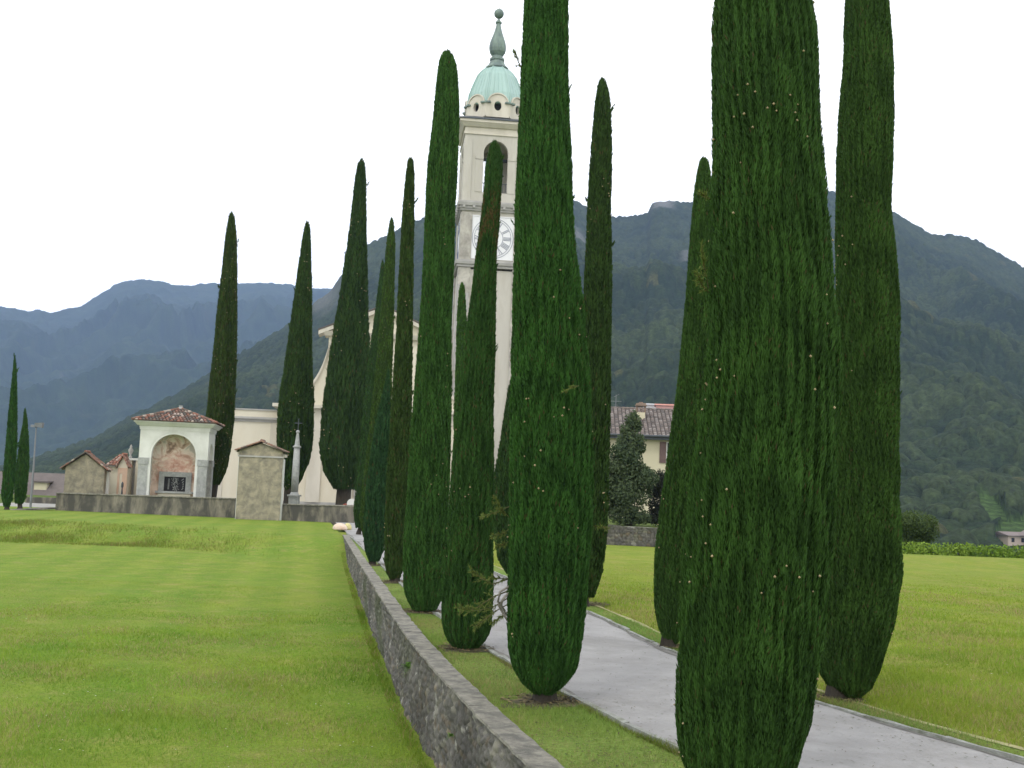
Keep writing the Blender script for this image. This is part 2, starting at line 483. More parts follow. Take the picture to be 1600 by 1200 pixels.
KRs = smooth_line(np.array(KRY), np.array(KRX)); KLs = smooth_line(np.array(KLY), np.array(KLX))
def kerb_r(y): return np.interp(y, *KRs)
def kerb_l(y): return np.interp(y, *KLs)

und = Sines(3, 8, 0.15, 0.9)
def zlow(x, y):
    x = np.asarray(x, float); y = np.asarray(y, float)
    e = np.clip((x - wall_x(y)) / 6.0 + 1, 0, 1)              # 1 near the wall
    ys = 37.2 - 3.2 * e + 0.5 * np.sin(x * 0.35); ye = 44.5 - 3.5 * e
    ye = ye + 4.0 * np.clip((-12 - x) / 12, 0, 1) - 1.5
    t = np.clip((y - ys) / (ye - ys), 0, 1); t = t * t * (3 - 2 * t)
    lo = -0.80 + 0.012 * und(x, y)
    return lo * (1 - t) + (zup(x, y) - 0.01) * t

def sheet(name, xl, xr, ys, n, zf, mat, parent=None, dz=0.0, us=None):
    u = np.linspace(0, 1, n) if us is None else us
    Y = np.repeat(ys[:, None], len(u), 1)
    X = xl(ys)[:, None] * (1 - u) + xr(ys)[:, None] * u
    Z = zf(X, Y) + dz
    V = np.stack([X, Y, Z], -1).reshape(-1, 3)
    F = grid_faces(len(ys), len(u))[:, ::-1]
    return np_mesh(name, V, F, mat, parent, smooth=True)

# ------------------------------------------------------------------ ground
ysl = np.concatenate([np.linspace(0.5, 30, 60), np.linspace(30.5, 64, 90)])
ul = 1 - (1 - np.linspace(0, 1, 90)) ** 1.0
o = sheet('lawn', lambda y: np.full_like(y, -75.0), lambda y: wall_x(y) + np.where(y < WEND, 0.12, 0.0), ysl, 120, zlow, M['lawn'])
props(o, kind='structure')
o = sheet('terrace_lawn', lambda y: wall_x(y) + np.where(y < WEND, 0.12, 0.0), lambda y: np.full_like(y, 75.0), np.linspace(0.5, 44, 90), 40,
          lambda X, Y: zup(X, Y) - 0.10 * np.clip((Y - 30) / 6, 0, 1) * np.clip((X - 8) / 5, 0, 1) * np.clip((41 - Y) / 4, 0, 1), M['lawn2'])
props(o, kind='structure')
o = sheet('verge', kerb_r, lambda y: kerb_r(y) + 0.42 + 0.02 * np.sin(y), np.linspace(1, 42, 90), 4, zup, M['verge'], dz=0.012)
props(o, kind='structure')
o = sheet('grass_strip', lambda y: wall_x(y) + 0.20, kerb_l, np.linspace(1, 42, 90), 6, zup, M['verge'], dz=0.010)
props(o, kind='structure')
o = sheet('path', kerb_l, kerb_r, np.linspace(1, 60, 140), 8, zup, M['asphalt'], dz=0.022)
props(o, kind='structure')
# grit and dust gathered along the two kerbs
M['grit'] = plain('kerb_grit', (0.15, 0.147, 0.135), 0.35, 7, 0.95, 0.6)
for f_, g_ in ((lambda y: kerb_l(y), lambda y: kerb_l(y) + 0.04 + 0.035 * np.sin(y * 1.3) + 0.025 * np.sin(y * 4.1)), (lambda y: kerb_r(y) - 0.05 - 0.035 * np.sin(y * 1.1 + 1) - 0.02 * np.sin(y * 5.3), lambda y: kerb_r(y))):
    o = sheet('road_grit', f_, g_, np.linspace(2, 42, 300), 3, zup, M['grit'], dz=0.026)
    props(o, kind='stuff')
o = sheet('worn_edge', lambda y: kerb_r(y) + 0.40 + 0.02 * np.sin(y * 2), lambda y: kerb_r(y) + 0.47 + 0.02 * np.sin(y * 2.6), np.linspace(2, 42, 200), 2, zup, M['dryedge'], dz=0.018)
props(o, kind='stuff')

# churchyard gravel behind the enclosure wall, and the falling valley beyond
def zval(x, y):
    t = np.clip((y - 46) / 230, 0, 1)
    xr = 1 / (1 + np.exp(-(x - 9) / 1.5))
    near = np.clip((80 - y) / 36, 0, 1)
    drop = -0.9 - 11.5 * t ** 0.8
    keep = np.clip((130 - y) / 30, 0, 1) * (1 - xr)
    return keep * (-0.56) + (1 - keep) * np.minimum(drop, -0.56)
o = sheet('valley_ground', lambda y: -0.75 * y - 60, lambda y: 0.75 * y + 60, np.concatenate([np.linspace(43.5, 140, 60), np.linspace(145, 520, 40)]), 130, zval, M['valley'])
props(o, kind='structure')
# base ground sheet reaching the horizon
np_o = MB().add([(-4500, -290, -31), (4500, -290, -31), (4500, 5650, -31), (-4500, 5650, -31)], [(0, 1, 2, 3)]).build('ground', M['valley'])
props(np_o, kind='structure')
yb = np.linspace(-60, 0.5, 20)
o = sheet('field', lambda y: np.full_like(y, -75.0), lambda y: np.full_like(y, 75.0), yb, 40, lambda X, Y: np.full_like(X, -0.82), M['lawn'])
props(o, kind='structure')
xl_, xr_ = P(85, 790, 62)[0], 9.0
o = sheet('churchyard', lambda y: np.full_like(y, -32.0), lambda y: np.full_like(y, 9.0), np.linspace(57.5, 112, 30), 20, lambda X, Y: np.full_like(X, -0.50), M['gravel'])
props(o, kind='structure')

# ------------------------------------------------------------------ retaining wall of the terrace
def rubble_tone(idv, f1, f2, x, y, seed):
    r = hash2((idv * 9973).astype(np.int64), (idv * 3571).astype(np.int64), seed)
    base = np.stack([0.078 + 0.050 * r, 0.076 + 0.046 * r, 0.069 + 0.040 * r], -1)
    base[r > 0.90] = np.array([0.175, 0.168, 0.138])
    base[(r > 0.84) & (r <= 0.90)] = np.array([0.13, 0.126, 0.10])
    warm = (hash2((idv * 7919).astype(np.int64), (idv * 1571).astype(np.int64), seed + 3) > 0.88)
    base[warm] *= np.array([1.12, 0.98, 0.82])
    mortar = np.clip(1 - (f2 - f1) / 0.13, 0, 1)[..., None]
    c = base * (1 - 0.6 * mortar) + np.array([0.085, 0.08, 0.066]) * 0.6 * mortar
    pale = Sines(seed + 5, 10, 2, 20)(x, y)
    c *= (1 + 0.16 * pale)[..., None]
    pt = (Sines(seed + 9, 14, 9, 60)(x, y) > 1.75)
    c[pt] = np.array([0.25, 0.245, 0.215])
    ms = np.clip(Sines(seed + 11, 10, 1, 6)(x, y) - 0.7, 0, 1)[..., None] * 0.6
    c = c * (1 - ms) + np.array([0.05, 0.068, 0.022]) * ms
    return np.clip(c, 0.015, 0.5)

rw = thing('stone_wall', (wl[2][0], wl[2][1], -0.8), 0, 'long low mossy rubble retaining wall with flat concrete cap beside the cypress avenue', 'wall')
org = np.array([wl[2][0], wl[2][1], -0.8])
ss = np.concatenate([np.arange(3.0, 14, 0.018), np.arange(14, WEND, 0.06)])
nz = 46
zz = np.linspace(0, 1, nz)
Yg = np.repeat(ss[:, None], nz, 1)
zt_ = zup(0, ss) + 0.048
zb_ = zlow(wall_x(ss) - 0.05, ss) - 0.12
Zg = zb_[:, None] * (1 - zz) + zt_[:, None] * zz
wob = Sines(11, 8, 2, 9)
f1, f2, idv = cells(Yg * 1.0 + 0.05 * wob(Yg, Zg), Zg * 1.35 + 0.05 * wob(Zg * 3, Yg), 0.082, 5)
st = np.clip((f2 - f1) / 0.35, 0, 1)
Xg = wall_x(ss)[:, None] + 0.05 - 0.035 * st ** 0.5 - 0.018 * idv * (st > 0.1) - 0.012 * Sines(12, 14, 8, 60)(Yg, Zg) + 0.07 * (zz[None, :] - 1) * -0.5
V = np.stack([Xg, Yg, Zg], -1).reshape(-1, 3) - org
np_mesh('masonry', V, grid_faces(len(ss), nz), M['stone'], rw, col=rubble_tone(idv, f1, f2, Yg, Zg, 21).reshape(-1, 3), smooth=True)
# cap: cast slabs end to end
rng = random.Random(4)
mb = MB(); y = 0.7
capw = 0.225
while y < WEND - 0.05:
    L = rng.uniform(0.8, 1.15); y2 = min(y + L - 0.012, WEND)
    n = 8
    dzj = rng.uniform(-0.004, 0.004); oj = rng.uniform(-0.006, 0.006)
    yy = np.linspace(y, y2, n); vs = []
    for q in yy:
        x0 = float(wall_x(q)) + 0.000 + oj + rng.uniform(-0.006, 0.006); zc = float(zup(0, q)) + dzj
        x1 = x0 + capw + rng.uniform(-0.008, 0.008)
        vs += [(x0, q, zc + 0.045), (x0 + 0.006, q, zc + 0.062 + rng.uniform(-0.003, 0.003)), (x1 - 0.01, q, zc + 0.060), (x1, q, zc - 0.02)]
    fs = []
    for i in range(n - 1):
        for k in range(3): fs.append((4 * i + k, 4 * i + k + 1, 4 * i + k + 5, 4 * i + k + 4))
    fs += [(0, 3, 2, 1), (4 * n - 4, 4 * n - 3, 4 * n - 2, 4 * n - 1)]
    mb.add([tuple(np.array(v) - org) for v in vs], fs)
    y += L
mb.build('cap', M['cap'], rw)

# kerbs
def kerb(fn, name, label, sgn, y0, y1, seed):
    r_ = random.Random(seed); mb = MB(); y = y0
    o0 = np.array([float(fn(9.0)), 9.0, 0.0])
    while y < y1:
        L = r_.uniform(0.7, 1.3); ya, yc = y, y + L - 0.015
        n = 5; vs = []; dzj = r_.uniform(-0.008, 0.008); oj = r_.uniform(-0.008, 0.008)
        for q in np.linspace(ya, yc, n):
            x0 = float(fn(q)) + oj; x1 = x0 + sgn * 0.055; z = float(zup(0, q)) + dzj
            lo, hi = min(x0, x1), max(x0, x1)
            vs += [(lo, q, z - 0.05), (lo + 0.004, q, z + 0.040 + r_.uniform(-.006, .006)), (hi - 0.004, q, z + 0.040 + r_.uniform(-.006, .006)), (hi, q, z - 0.05)]
        fs = []
        for i in range(n - 1):
            for k in range(3): fs.append((4 * i + k, 4 * i + k + 1, 4 * i + k + 5, 4 * i + k + 4))
        fs += [(0, 3, 2, 1), (4 * n - 4, 4 * n - 3, 4 * n - 2, 4 * n - 1)]
        mb.add([tuple(np.array(v) - o0) for v in vs], fs); y += L
    k = mb.build(name, M['kerb']); k.location = o0
    props(k, label, 'kerb')
kerb(kerb_r, 'kerb', 'thin pale stone kerb between the grey path and the open right-hand field', 1, 2, 42, 1)
kerb(kerb_l, 'kerb', 'thin pale stone kerb between the grey path and the grass strip along the retaining wall', -1, 2, 42, 2)

# ------------------------------------------------------------------ cypresses
def crown_arrays(cz, cx, cy, cr, nblade, ln, wd, seed, tint, cones, conesize=0.014, brown=0.02, tilt=0.25, core=0.9, streak=1.0, bzone=None):
    r = np.random.default_rng(seed)
    z0, z1 = cz[0], cz[-1]
    bigs = Sines(seed + 1, 7, 0.6, 2.2)
    fine = Sines(seed + 2, 10, 3.0, 9.0)
    cl = Sines(seed + 3, 9, 1.0, 6.0)
    scale = max(0.35, float(cr.max()))
    RN = [(int(r.integers(5, 14)), r.normal(0, 1.0), r.uniform(0, 6.28)) for _ in range(3)] + [(int(r.integers(13, 40)), r.normal(0, 4.0), r.uniform(0, 6.28)) for _ in range(9)]
    def surf(th, z):
        rad = np.interp(z, cz, cr)
        b = 0.022 * bigs(np.cos(th) * 1.6, np.sin(th) * 1.6 + z / scale * 0.7)
        # vertical ridges: high frequency around, low along z
        rd = 0
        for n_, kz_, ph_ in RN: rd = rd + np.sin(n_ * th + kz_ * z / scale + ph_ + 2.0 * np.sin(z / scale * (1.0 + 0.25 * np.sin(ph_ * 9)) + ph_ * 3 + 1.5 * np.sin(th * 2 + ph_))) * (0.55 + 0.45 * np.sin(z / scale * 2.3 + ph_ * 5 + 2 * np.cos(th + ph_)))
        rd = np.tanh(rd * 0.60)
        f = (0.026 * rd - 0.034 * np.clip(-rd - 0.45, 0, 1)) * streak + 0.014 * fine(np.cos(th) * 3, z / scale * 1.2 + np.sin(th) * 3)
        return rad * (1 + b + f), rd
    # core
    nu, nv = 56, 90
    th = np.linspace(0, 2 * np.pi, nu, endpoint=False)[:, None]; zc = np.linspace(z0, z1, nv)[None, :]
    TH, ZC = np.broadcast_arrays(th, zc)
    rr, _ = surf(TH, ZC); rr = rr * core
    Vc = np.stack([np.interp(ZC, cz, cx) + rr * np.cos(TH), np.interp(ZC, cz, cy) + rr * np.sin(TH), ZC], -1).reshape(-1, 3)
    i = np.arange(nu)[:, None]; j = np.arange(nv - 1)[None, :]
    i2 = (i + 1) % nu
    Fc = np.stack([i * nv + j, i2 * nv + j, i2 * nv + j + 1, i * nv + j + 1], -1).reshape(-1, 4)
    # blades
    w = cr + 0.06 * scale
    zs = np.linspace(z0, z1, 400); pw = np.interp(zs, cz, w); pw[:20] *= 2.2; cdf = np.cumsum(pw); cdf /= cdf[-1]
    z = np.interp(r.uniform(size=nblade), cdf, zs)
    t = r.uniform(0, 2 * np.pi, nblade)
    rad, rd = surf(t, z)
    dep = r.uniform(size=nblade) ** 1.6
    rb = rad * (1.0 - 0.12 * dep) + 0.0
    L = ln * r.uniform(0.6, 1.35, nblade); Wd = wd * r.uniform(0.6, 1.4, nblade)
    out = np.stack([np.cos(t), np.sin(t), np.zeros(nblade)], -1)
    tan = np.stack([-np.sin(t), np.cos(t), np.zeros(nblade)], -1)
    up = np.array([0, 0, 1.0])
    clump = cl(np.cos(t) * 4, np.sin(t) * 4 + z / scale * 2.5)
    stray = (r.uniform(size=nblade) < 0.015)
    d = up * 1.0 + out * (tilt * r.uniform(0.2, 1.8, nblade) + 0.8 * stray)[:, None] + tan * (r.normal(0, 0.20, nblade) + 0.05 * clump)[:, None]
    d /= np.linalg.norm(d, axis=1)[:, None]
    side = np.cross(d, out + 0.9 * r.normal(size=(nblade, 3)))
    side /= np.linalg.norm(side, axis=1)[:, None]
    c = np.stack([np.interp(z, cz, cx), np.interp(z, cz, cy), z], -1) + out * rb[:, None]
    b0 = c - d * (L * 0.45)[:, None]; tip = c + d * (L * 0.55)[:, None]
    m1 = c + side * Wd[:, None] * 0.5; m2 = c - side * Wd[:, None] * 0.5
    Vb = np.stack([b0, m1, tip, m2], 1).reshape(-1, 3)
    clb = clump; ntf = int(nblade / 2600) + 8; per = 26
    # protruding tufts that break the outline
    zt_ = np.minimum(np.interp(r.uniform(size=ntf), cdf, zs), z1 - .35 * scale); tt = r.uniform(0, 2 * np.pi, ntf); rt, _ = surf(tt, zt_)
    ot = np.stack([np.cos(tt), np.sin(tt), np.zeros(ntf)], -1)
    ax = up * 1.0 + ot * r.uniform(0.15, 0.65, ntf)[:, None] + r.normal(0, .12, (ntf, 3)); ax /= np.linalg.norm(ax, axis=1)[:, None]
    tl = ln * r.uniform(0.7, 2.0, ntf)
    b_t = np.stack([np.interp(zt_, cz, cx), np.interp(zt_, cz, cy), zt_], -1) + ot * (rt * 0.95)[:, None]
    u_ = r.uniform(0, 1, (ntf, per))
    ct_ = b_t[:, None, :] + ax[:, None, :] * (u_ * tl[:, None])[..., None] + r.normal(0, 1, (ntf, per, 3)) * (0.16 * ln * (1.1 - u_))[..., None]
    dt_ = ax[:, None, :] + 0.35 * r.normal(size=(ntf, per, 3)); dt_ /= np.linalg.norm(dt_, axis=-1)[..., None]
    ct_ = ct_.reshape(-1, 3); dt_ = dt_.reshape(-1, 3)
    sd_ = np.cross(dt_, r.normal(size=dt_.shape)); sd_ /= np.linalg.norm(sd_, axis=1)[:, None]
    l2 = ln * 0.8 * r.uniform(.6, 1.2, len(ct_))[:, None]; w2 = wd * 0.45
    Vt = np.stack([ct_ - dt_ * l2 * .4, ct_ + sd_ * w2, ct_ + dt_ * l2 * .6, ct_ - sd_ * w2], 1).reshape(-1, 3)
    Vb = np.concatenate([Vb, Vt]); n0 = nblade; nblade = nblade + len(ct_)
    nb = len(Vc)
    Fb = (np.arange(nblade)[:, None] * 4 + np.arange(4)[None, :]) + nb
    # leaf tones: paler new growth and painted highlights on ridges, painted shade in hollows
    ntot = nblade; nblade = n0
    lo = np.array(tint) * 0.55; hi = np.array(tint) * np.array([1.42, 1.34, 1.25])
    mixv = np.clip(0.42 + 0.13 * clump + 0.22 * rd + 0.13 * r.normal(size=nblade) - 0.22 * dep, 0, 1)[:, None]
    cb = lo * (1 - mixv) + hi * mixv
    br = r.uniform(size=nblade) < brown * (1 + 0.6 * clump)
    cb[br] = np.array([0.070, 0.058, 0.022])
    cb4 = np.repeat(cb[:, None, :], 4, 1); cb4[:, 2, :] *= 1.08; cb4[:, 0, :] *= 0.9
    if bzone is not None:
        zb0, zb1 = bzone; wz = np.clip((z - zb0) / .3, 0, 1) * np.clip((zb1 - z) / .3, 0, 1)
        pk = r.uniform(size=nblade) < wz * np.clip(0.42 + 0.25 * clump, 0, .85)
        cb4[pk] = np.array([0.105, 0.075, 0.028]) * r.uniform(.6, 1.3, (pk.sum(), 1, 1))
    ctf = (lo * 0.5 + hi * 0.5) * r.uniform(.75, 1.2, (ntf, 1))
    ctf = np.repeat(np.repeat(ctf, per, 0), 4, 0)
    cb4 = np.concatenate([cb4.reshape(-1, 3), ctf])
    nblade = ntot
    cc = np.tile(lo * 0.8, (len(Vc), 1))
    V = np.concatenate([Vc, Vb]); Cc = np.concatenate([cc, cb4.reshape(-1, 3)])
    mi = np.zeros(len(Fc) + len(Fb)); F = [np.concatenate([Fc, Fb])]
    sm = np.concatenate([np.ones(len(Fc), bool), np.zeros(len(Fb), bool)])
    if cones:
        ncl = max(2, cones // 4); kc = r.integers(0, ncl, cones)
        zc_ = np.interp(r.uniform(size=ncl), cdf, zs)[kc] + r.normal(0, .45 * scale, cones); tc = r.uniform(0, 2 * np.pi, ncl)[kc] + r.normal(0, .5, cones)
        zc_ = np.clip(zc_, z0 + .1, z1 - .05)
        rc, _ = surf(tc, zc_); rc = rc * 1.01 + 0.004
        pc = np.stack([np.interp(zc_, cz, cx) + rc * np.cos(tc), np.interp(zc_, cz, cy) + rc * np.sin(tc), zc_], -1)
        oc = np.array([[1, 0, 0], [0, 1, 0], [-1, 0, 0], [0, -1, 0], [0, 0, 1], [0, 0, -1]], float)
        Vo = (pc[:, None, :] + oc[None] * (conesize * r.uniform(0.7, 1.2, cones))[:, None, None]).reshape(-1, 3)
        fo = np.array([[0, 1, 4], [1, 2, 4], [2, 3, 4], [3, 0, 4], [1, 0, 5], [2, 1, 5], [3, 2, 5], [0, 3, 5]])
        Fo = (np.arange(cones)[:, None, None] * 6 + fo[None]).reshape(-1, 3) + len(V)
        V = np.concatenate([V, Vo]); Cc = np.concatenate([Cc, np.ones((len(Vo), 3)) * 0.3])
        F.append(Fo); mi = np.concatenate([mi, np.ones(len(Fo))]); sm = np.concatenate([sm, np.ones(len(Fo), bool)])
    return V, F, Cc, mi, sm

AVE = 'tall columnar cypresses lining the path'
GREEN = (0.038, 0.106, 0.020)
def cypress(label, base, tip, rows, nblade, ln, wd, seed, d=None, group=AVE, tint=GREEN, cones=40, trunk_r=0.10, gz=None, brown=0.02, streak=1.0, cs=0.014, bz=None):
    bp = G(*base) if d is None else P(base[0], base[1], d)
    d = bp[1]
    if gz is not None: bp[2] = gz
    root = thing('cypress', bp, 0, label, 'cypress tree', group)
    rv = random.Random(seed * 7); kv = rv.uniform(0.88, 1.12); tint = (tint[0] * kv * rv.uniform(0.9, 1.18), tint[1] * kv, tint[2] * kv * rv.uniform(0.85, 1.2))
    pts = []
    for (y, xl, xr) in rows:
        a, b = P(xl, y, d), P(xr, y, d)
        pts.append((0.5 * (a[2] + b[2]), 0.5 * (a[0] + b[0]), 0.5 * (b[0] - a[0])))
    t = P(tip[0], tip[1], d); q1 = max(pts)
    for f_, r_ in ((0.35, 0.84), (0.65, 0.62), (0.88, 0.36)):
        pts.append((q1[0] + (t[2] - q1[0]) * f_, q1[1] + (t[0] - q1[1]) * f_, q1[2] * r_))
    pts.append((t[2], t[0], 0.014))
    pts.sort()
    a = np.array(pts)
    cz = np.linspace(a[0, 0], a[-1, 0], 420)
    def sm(v, k=7):
        vp = np.pad(v, k // 2, mode='edge'); return np.convolve(vp, np.ones(k) / k, 'valid')
    cx = sm(np.interp(cz, a[:, 0], a[:, 1]), 15) - bp[0]
    cr = np.interp(cz, a[:, 0], a[:, 2]); cr[6:-6] = sm(cr, 9)[6:-6]
    H = cz[-1] - cz[0]
    # round off the top a little
    cr = cr - 0.30 * ln * 0 
    cr = np.maximum(cr * 0.968 - 0.10 * ln, 0.012)
    cz = cz - bp[2]
    if bz: bz = (float(P(bp[0], bz[0], d)[2] - bp[2]) if False else (P(800, bz[0], d)[2] - bp[2]), (P(800, bz[1], d)[2] - bp[2]))
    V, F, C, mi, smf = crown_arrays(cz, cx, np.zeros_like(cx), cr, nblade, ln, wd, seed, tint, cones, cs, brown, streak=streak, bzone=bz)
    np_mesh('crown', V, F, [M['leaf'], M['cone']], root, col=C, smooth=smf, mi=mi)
    # trunk: flared, fluted
    zt0 = float(cz[0]); top = zt0 + 0.25 * (cz[-1] - cz[0]); x1 = float(np.interp(top, cz, cx)); xb = float(cx[0])
    zl = [-0.12, 0.0, 0.04, 0.12, max(0.25, zt0), zt0 + 0.2, top]
    n = 14; vs = []; rg = random.Random(seed)
    ph = rg.uniform(0, 6)
    for k, z in enumerate(zl):
        f = [1.75, 1.4, 1.12, 0.95, 0.9, 0.9, 0.3][k]
        xc = [0, 0, 0, 0, xb * 0.6, xb, x1][k]
        for q in range(n):
            an = 2 * math.pi * q / n
            rr = trunk_r * f * (1 + 0.14 * math.sin(3 * an + ph) + 0.08 * math.sin(7 * an + ph * 2) + rg.uniform(-.03, .03))
            vs.append((xc + rr * math.cos(an), rr * math.sin(an), z))
    fs = [(k * n + q, k * n + (q + 1) % n, (k + 1) * n + (q + 1) % n, (k + 1) * n + q) for k in range(len(zl) - 1) for q in range(n)]
    MB().add(vs, fs).build('trunk', M['bark'], root, smooth=True)
    return root, bp, d

def branch(root, d, pts, r0, seed, nsub=10, sub=0.12, needle=True, mat='twig', dd=0.0, leafn=20, green=(0.14, 0.18, 0.045)):
    """a loose dry branch with feathery side twigs; pts are picture positions at the tree's distance"""
    rg = random.Random(seed); o = np.array(root.location)
    W3 = [P(x, y, d + dd) - o for x, y in pts]
    W3[0] = W3[0] + np.array([0, 0.05, 0])
    for i, w in enumerate(W3): w[1] -= 0.05 * i * (1 if dd == 0 else 0)
    mb = MB()
    n = len(W3); mb.tube(W3, [r0 * (1 - 0.75 * i / (n - 1)) for i in range(n)], 6, c=(0.15, 0.14, 0.07))
    seg = [(W3[i], W3[i + 1]) for i in range(n - 1)]
    for k in range(nsub):
        f = 0.25 + 0.75 * k / nsub
        g = f * (n - 1); i = min(int(g), n - 2); p = seg[i][0] + (seg[i][1] - seg[i][0]) * (g - i)
        t = (seg[i][1] - seg[i][0]); t = t / np.linalg.norm(t)
        sd = 1 if k % 2 else -1
        dirv = t * 0.9 + np.array([0, rg.uniform(-.4, .4), sd * rg.uniform(.3, .7)])
        dirv /= np.linalg.norm(dirv); L = sub * rg.uniform(0.5, 1.1) * (1.1 - 0.5 * f)
        mb.tube([p, p + dirv * L], [r0 * 0.45, r0 * 0.15], 5, c=(0.12, 0.14, 0.05))
        if needle:
            for q in range(leafn):
                u = rg.uniform(0.1, 1.0); b = p + dirv * L * u
                dv = dirv * 0.8 + np.array([rg.uniform(-.6, .6), rg.uniform(-.6, .6), rg.uniform(-.6, .6)]); dv /= np.linalg.norm(dv)
                l2 = 0.034 * rg.uniform(0.6, 1.2); sdv = np.cross(dv, [rg.uniform(-1, 1), rg.uniform(-1, 1), rg.uniform(-1, 1)]); sdv /= max(1e-6, np.linalg.norm(sdv)); sdv *= 0.0036
                kk = rg.uniform(0.7, 1.3)
                mb.add([b - sdv, b + sdv, b + dv * l2], [(0, 1, 2)], tuple(g_ * kk for g_ in green))
    for v in range(leafn * 3 if needle else 0):
        g = rg.uniform(0.3, n - 1.001); i = int(g); p = seg[i][0] + (seg[i][1] - seg[i][0]) * (g - i)
        t = seg[i][1] - seg[i][0]; t = t / np.linalg.norm(t)
        dv = t * 0.7 + np.array([rg.uniform(-.6, .6), rg.uniform(-.6, .6), rg.uniform(-.6, .6)]); dv /= np.linalg.norm(dv)
        sdv = np.cross(dv, [rg.uniform(-1, 1), rg.uniform(-1, 1), 0.3]); sdv /= max(1e-6, np.linalg.norm(sdv)); sdv *= 0.004
        mb.add([p - sdv, p + sdv, p + dv * 0.03], [(0, 1, 2)], tuple(g_ * rg.uniform(.7, 1.3) for g_ in green))
    return mb.build('branch', M['leaf2'] , root, col=True)

T1r, T1p, T1d = cypress('nearest and widest dark green cypress, rising out of frame beside the path', (1150, 1262), (1196, -430),
    [(-300, 1158, 1240), (-150, 1132, 1260), (0, 1118, 1268), (70, 1116, 1278), (250, 1114, 1284), (300, 1111, 1290), (430, 1108, 1300), (520, 1106, 1307), (600, 1098, 1309), (680, 1085, 1306), (750, 1075, 1303),
     (850, 1064, 1298), (950, 1057, 1288), (1050, 1053, 1276), (1130, 1055, 1264), (1190, 1062, 1248), (1225, 1080, 1225), (1245, 1105, 1195)],
    430000, 0.044, 0.0068, 101, cs=0.0085, cones=130, trunk_r=0.11, brown=0.012)
branch(T1r, T1d, [(1110, 448), (1098, 420), (1092, 395)], 0.004, 5, 8, 0.10)
branch(T1r, T1d, [(1110, 455), (1094, 447), (1086, 436)], 0.004, 6, 6, 0.07)
branch(T1r, T1d, [(1112, 308), (1100, 310), (1088, 308)], 0.003, 7, 4, 0.03)
T2r, T2p, T2d = cypress('wide cypress over bare soil, loose dry branches sticking out of its left flank', (850, 1100), (856, -240),
    [(-150, 832, 882), (0, 818, 889), (60, 816, 890), (130, 811, 891), (240, 806, 896), (350, 802, 900), (450, 800, 910), (530, 799, 917), (600, 797, 924), (750, 795, 929), (850, 792, 926), (930, 789, 918),
     (1000, 790, 911), (1030, 793, 906), (1052, 802, 898), (1068, 815, 884), (1080, 830, 868)],
    250000, 0.046, 0.0085, 102, cs=0.009, cones=80, trunk_r=0.085)
branch(T2r, T2d, [(795, 905), (770, 912), (750, 900), (736, 888)], 0.006, 11, 10, 0.09)
branch(T2r, T2d, [(795, 905), (780, 903), (765, 901)], 0.004, 12, 5, 0.05)
branch(T2r, T2d, [(792, 925), (770, 932), (745, 948), (718, 952)], 0.006, 13, 12, 0.10)
branch(T2r, T2d, [(794, 935), (770, 948), (745, 952), (720, 946)], 0.005, 14, 10, 0.09)
branch(T2r, T2d, [(794, 945), (772, 955), (755, 968), (742, 976)], 0.005, 15, 10, 0.08)
branch(T2r, T2d, [(796, 955), (780, 965), (768, 973)], 0.004, 16, 6, 0.05)
branch(T2r, T2d, [(800, 790), (775, 800), (752, 808)], 0.005, 17, 7, 0.05)
branch(T2r, T2d, [(797, 810), (783, 795), (772, 775)], 0.004, 18, 7, 0.06)
branch(T2r, T2d, [(800, 825), (785, 833), (768, 838)], 0.004, 19, 7, 0.05)
branch(T2r, T2d, [(800, 845), (786, 850), (775, 852)], 0.004, 20, 5, 0.05)
branch(T2r, T2d, [(925, 822), (935, 823), (950, 825)], 0.003, 21, 3, 0.03)
branch(T2r, T2d, [(905, 602), (895, 604), (880, 612)], 0.003, 22, 3, 0.04, dd=-0.45)
branch(T2r, T2d, [(818, 110), (808, 95), (803, 86)], 0.005, 23, 5, 0.05)
# pale peeled stub of bark on the left flank
mbs = MB(); o_ = np.array(T2r.location)
for a_ in ([(797, 915), (781, 925), (778, 940), (790, 955)], [(796, 925), (786, 936), (783, 946), (792, 962)], [(790, 930), (779, 946), (787, 960), (796, 975)]):
    mbs.tube([P(x, y, T2d - 0.02) - o_ for x, y in a_], [0.008, 0.011, 0.011, 0.005], 8, c=(0.26, 0.24, 0.21))
mbs.build('bare_stub', M['stone'], T2r, col=True, smooth=True)
T3r, T3p, T3d = cypress('third cypress of the left row, narrow, browned upper part in front of the tower clock', (728, 1016), (772, 222),
    [(236, 764, 784), (260, 757, 787), (300, 755, 785), (360, 748, 781), (400, 742, 777), (450, 737, 776), (550, 724, 775), (650, 712, 773), (750, 704, 773), (850, 695, 773), (930, 689, 773), (975, 689, 770), (995, 694, 763), (1008, 704, 750)],
    120000, 0.052, 0.0105, 103, cs=0.009, cones=35, trunk_r=0.075, brown=0.04, bz=(415, 290))
T4r, T4p, T4d = cypress('fourth cypress of the left row, tallest beside the tower with ragged blunt top', (660, 958), (698, 80),
    [(98, 686, 714), (130, 681, 718), (180, 677, 719), (260, 668, 716), (330, 663, 712), (400, 660, 711), (530, 652, 707), (650, 643, 706), (750, 635, 704), (850, 629, 701), (910, 628, 695), (935, 633, 691), (950, 642, 683)],
    100000, 0.06, 0.013, 104, cs=0.010, cones=30, trunk_r=0.08)
cypress('slim cypress with rounded top, darker olive, left of the tallest one beside the tower', (617, 911), (641, 247),
    [(256, 636, 647), (275, 633, 648), (330, 628, 648), (430, 622, 647), (530, 618, 645), (650, 610, 644), (750, 603, 641), (850, 600, 636), (885, 600, 632), (902, 607, 626)],
    24000, 0.09, 0.022, 105, cones=18, trunk_r=0.08, tint=(0.042, 0.08, 0.017), brown=0.05)
